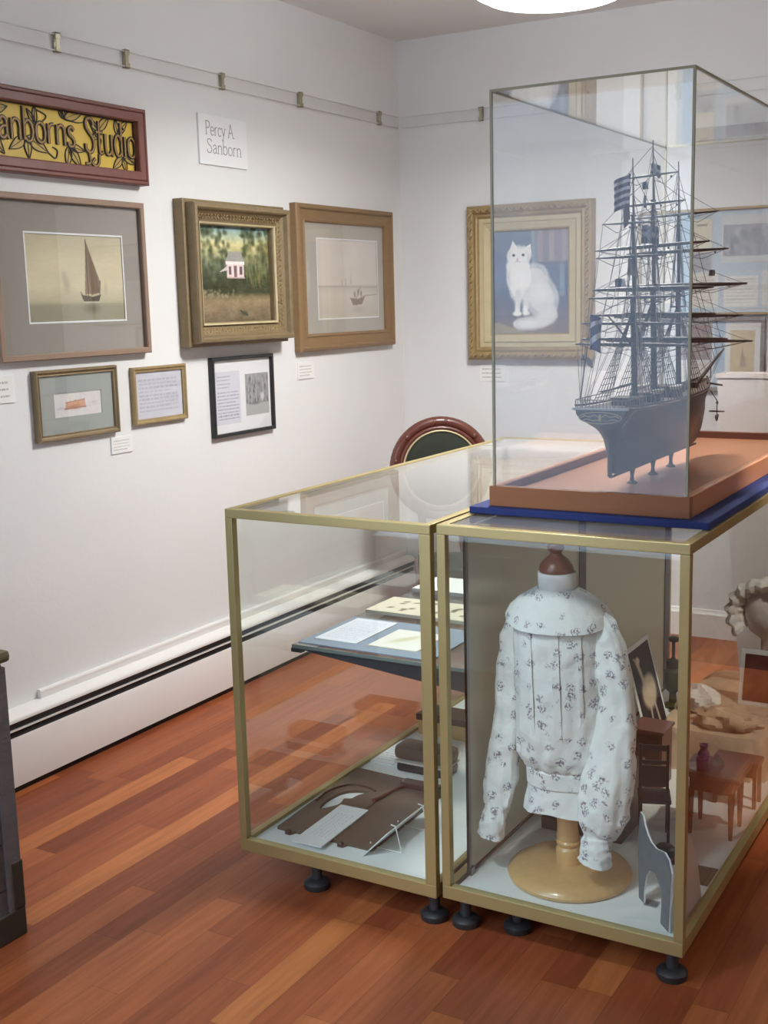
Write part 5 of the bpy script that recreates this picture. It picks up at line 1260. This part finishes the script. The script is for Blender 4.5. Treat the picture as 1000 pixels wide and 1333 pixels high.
# ================================================================== LIGHTS
M['opal'] = mat('glowing opal bowl', (.92,.97,1,1), rough=.4, emit=24)
def dome(label, x, y, zb, r, L, P, spread, col=(1,.99,.965)):
    t = thing('ceiling_light', label, 'ceiling light', (x, y, zb))
    MB().lathe([(0,0),(.07,0),(.065,-.018),(.02,-.025),(0,-.025)], (x,y,ZC), 40).build('canopy', M['trim'], t, smooth=True)
    MB().lathe([(0,.05),(.012,.05),(.012,ZC-zb-.02),(0,ZC-zb-.02)], (x,y,zb), 16).build('stem', M['brass'], t, smooth=True)
    MB().lathe([(0,.10),(r*.5,.098),(r*.9,.085),(r+.004,.055),(r+.006,.036),(r-.002,.034),(r*.5,.05),(0,.05)], (x,y,zb), 64).build('dish', M['opal'], t, smooth=True)
    m = bpy.data.materials.new('lit opal glass'); m.use_nodes = True; b = m.node_tree.nodes['Principled BSDF']
    b.inputs['Base Color'].default_value = (.9,.9,.9,1); b.inputs['Emission Color'].default_value = col+(1,); b.inputs['Emission Strength'].default_value = L
    MB().lathe([(0,0),(r*.4,.002),(r*.7,.009),(r*.9,.02),(r-.004,.034),(r*.5,.04),(0,.04)], (x,y,zb), 64).build('diffuser', m, t, smooth=True)
    l = bpy.data.lights.new('lamp_light', 'AREA'); l.shape = 'DISK'; l.size = r*1.8; l.energy = P; l.color = col; l.spread = math.radians(spread)
    o = bpy.data.objects.new('lamp_light', l); COL.objects.link(o); o.location = (x, y, zb-.004)
    return t
dome('bright round white hanging ceiling light above the far end of the cases', -1.55, 3.80, 2.482, .245, 7., P_BACK, 165)
dome('added round ceiling light in the unseen hallway behind the doorway', .4, -.9, 2.505, .222, 8., P_FRONT, 165)  # added lamp, a weak fill through the doorway
cab = thing('added_cabinet', 'added dark walnut cabinet out of view, there to darken reflections in the right panes', 'cabinet', (.05, YB-.22, 0))  # unseen addition so the right panes reflect something dark
MB().box(-.62,.72,YB-.42,YB-.006,.08,2.15,.004).build('body', M['walnut'], cab); MB().box(-.6,.7,YB-.40,YB-.02,0,.08).build('plinth', M['walnut'], cab)
MB().box(-.65,.75,YB-.45,YB-.004,2.15,2.2,.006).build('cornice', M['walnut'], cab)
for xa in (-.60, .055):
    d = MB().box(xa,xa+.645,YB-.44,YB-.4205,.1,2.12,.004).build('door', M['walnut'], cab); MB().sphere((xa+(.60 if xa < 0 else .045),YB-.452,1.1),.016,12).build('knob', M['brass'], d, smooth=True)
# an added spotlight out of view, put in to brighten the blouse case
sp_ = thing('fill_spot', 'small white ceiling spotlight added out of view to brighten the blouse case', 'fill_spot', (-1.45,.85,2.55))
SPP = Vector((-1.45,.85,2.60)); SPT = Vector((-1.20,2.74,.36)); dd = (SPT-SPP).normalized()
MB().tube([(-1.45,.85,ZC),(-1.45,.85,2.66)], .012, 12).lathe([(0,0),(.05,0),(.05,-.02),(0,-.02)], (-1.45,.85,ZC), 24).build('stem', M['trim'], sp_, smooth=True)
MB().tube([SPP-dd*.10, SPP-dd*.09, SPP+dd*.06], [.03,.05,.055], 24, cap=False).build('housing', M['trim'], sp_, smooth=True)
MB().tube([SPP-dd*.02, SPP-dd*.015], .045, 24).build('lamp_face', M['opal'], sp_)
l = bpy.data.lights.new('fill_spot_light', 'SPOT'); l.energy = P_SPOT; l.spot_size = math.radians(29); l.spot_blend = .7; l.shadow_soft_size = .12; l.color = (.86,.95,1.)
o = bpy.data.objects.new('fill_spot_light', l); COL.objects.link(o); o.location = SPP+dd*.07; o.rotation_euler = dd.to_track_quat('-Z', 'Y').to_euler()
sp2 = thing('fill_spot', 'second white ceiling spotlight right of the ship, added out of view to brighten the doll things', 'fill_spot', (.35,3.0,2.5))  # added spot to lift the bonnet and the rippled doors
SPP = Vector((.35,3.0,2.55)); SPT = Vector((-.90,3.62,.40)); dd = (SPT-SPP).normalized()
MB().tube([(.35,3.0,ZC),(.35,3.0,2.61)], .012, 12).lathe([(0,0),(.05,0),(.05,-.02),(0,-.02)], (.35,3.0,ZC), 24).build('stem', M['trim'], sp2, smooth=True)
MB().tube([SPP-dd*.10, SPP-dd*.09, SPP+dd*.06], [.03,.05,.055], 24, cap=False).build('housing', M['trim'], sp2, smooth=True)
MB().tube([SPP-dd*.02, SPP-dd*.015], .045, 24).build('lamp_face', M['opal'], sp2)
l = bpy.data.lights.new('fill_spot_light', 'SPOT'); l.energy = 170; l.spot_size = math.radians(30); l.spot_blend = .7; l.shadow_soft_size = .06; l.color = (1,.93,.84)
o = bpy.data.objects.new('fill_spot_light', l); COL.objects.link(o); o.location = SPP+dd*.07; o.rotation_euler = dd.to_track_quat('-Z', 'Y').to_euler()
sc2 = thing('fill_pendant', 'added warm pendant lamp out of view, brightening the bonnet and the right side', 'pendant lamp', (1.05,4.2,2.2))  # added lamp warming the bonnet and the right of the room
MB().tube([(1.05,4.2,ZC),(1.05,4.2,2.36)], .006, 8).build('cord', M['black'], sc2)
MB().lathe([(.17,0),(.06,.16),(.055,.16),(.165,0)], (1.05,4.2,2.2), 40).build('lamp_shade', M['cream'], sc2, smooth=True)
MB().sphere((1.05,4.2,2.26), .035, 14).build('bulb', mat('warm bulb', (1,.72,.42,1), emit=30), sc2, smooth=True)
l = bpy.data.lights.new('fill_pendant_light', 'POINT'); l.energy = 30; l.color = (1,.84,.66); l.shadow_soft_size = .05
o = bpy.data.objects.new('fill_pendant_light', l); COL.objects.link(o); o.location = (1.05,4.2,2.19)
w = bpy.data.worlds.new('sky'); S.world = w; w.use_nodes = True
nt = w.node_tree; bg = nt.nodes['Background']
tc = nt.nodes.new('ShaderNodeTexCoord'); sx = nt.nodes.new('ShaderNodeSeparateXYZ'); nt.links.new(tc.outputs['Generated'], sx.inputs[0])
rp = nt.nodes.new('ShaderNodeValToRGB'); nt.links.new(sx.outputs[2], rp.inputs['Fac'])
rp.color_ramp.elements[0].color = (.54,.68,.90,1); rp.color_ramp.elements[1].color = (.62,.82,1.0,1); rp.color_ramp.elements[1].position = .5
mr = nt.nodes.new('ShaderNodeMapRange'); nt.links.new(sx.outputs[2], mr.inputs['Value'])      # an overcast sky, brighter overhead than at the horizon
mr.inputs['From Min'].default_value = .16; mr.inputs['From Max'].default_value = .5; mr.inputs['To Min'].default_value = SKY; mr.inputs['To Max'].default_value = SKY*2.2
nt.links.new(rp.outputs[0], bg.inputs['Color']); nt.links.new(mr.outputs[0], bg.inputs['Strength'])
def portal(loc, rot, sx_, sy_):
    l = bpy.data.lights.new('window_portal', 'AREA'); l.shape = 'RECTANGLE'; l.size = sx_; l.size_y = sy_; l.cycles.is_portal = True
    o = bpy.data.objects.new('window_portal', l); COL.objects.link(o); o.location = loc; o.rotation_euler = rot
portal(((VX0+VX1)/2, YF-.09, (VZ0+VZ1)/2), (PI/2, 0, 0), VX1-VX0, VZ1-VZ0)

S.view_settings.view_transform = 'Standard'; S.view_settings.look = 'None'; S.view_settings.gamma = 1; S.view_settings.use_curve_mapping = False
S.view_settings.exposure = EXPO
cy = S.cycles
cy.max_bounces = 12; cy.diffuse_bounces = 5; cy.glossy_bounces = 6; cy.transmission_bounces = 8; cy.transparent_max_bounces = 48
cy.use_denoising = True; cy.sample_clamp_indirect = 6.; cy.caustics_reflective = False; cy.caustics_refractive = False
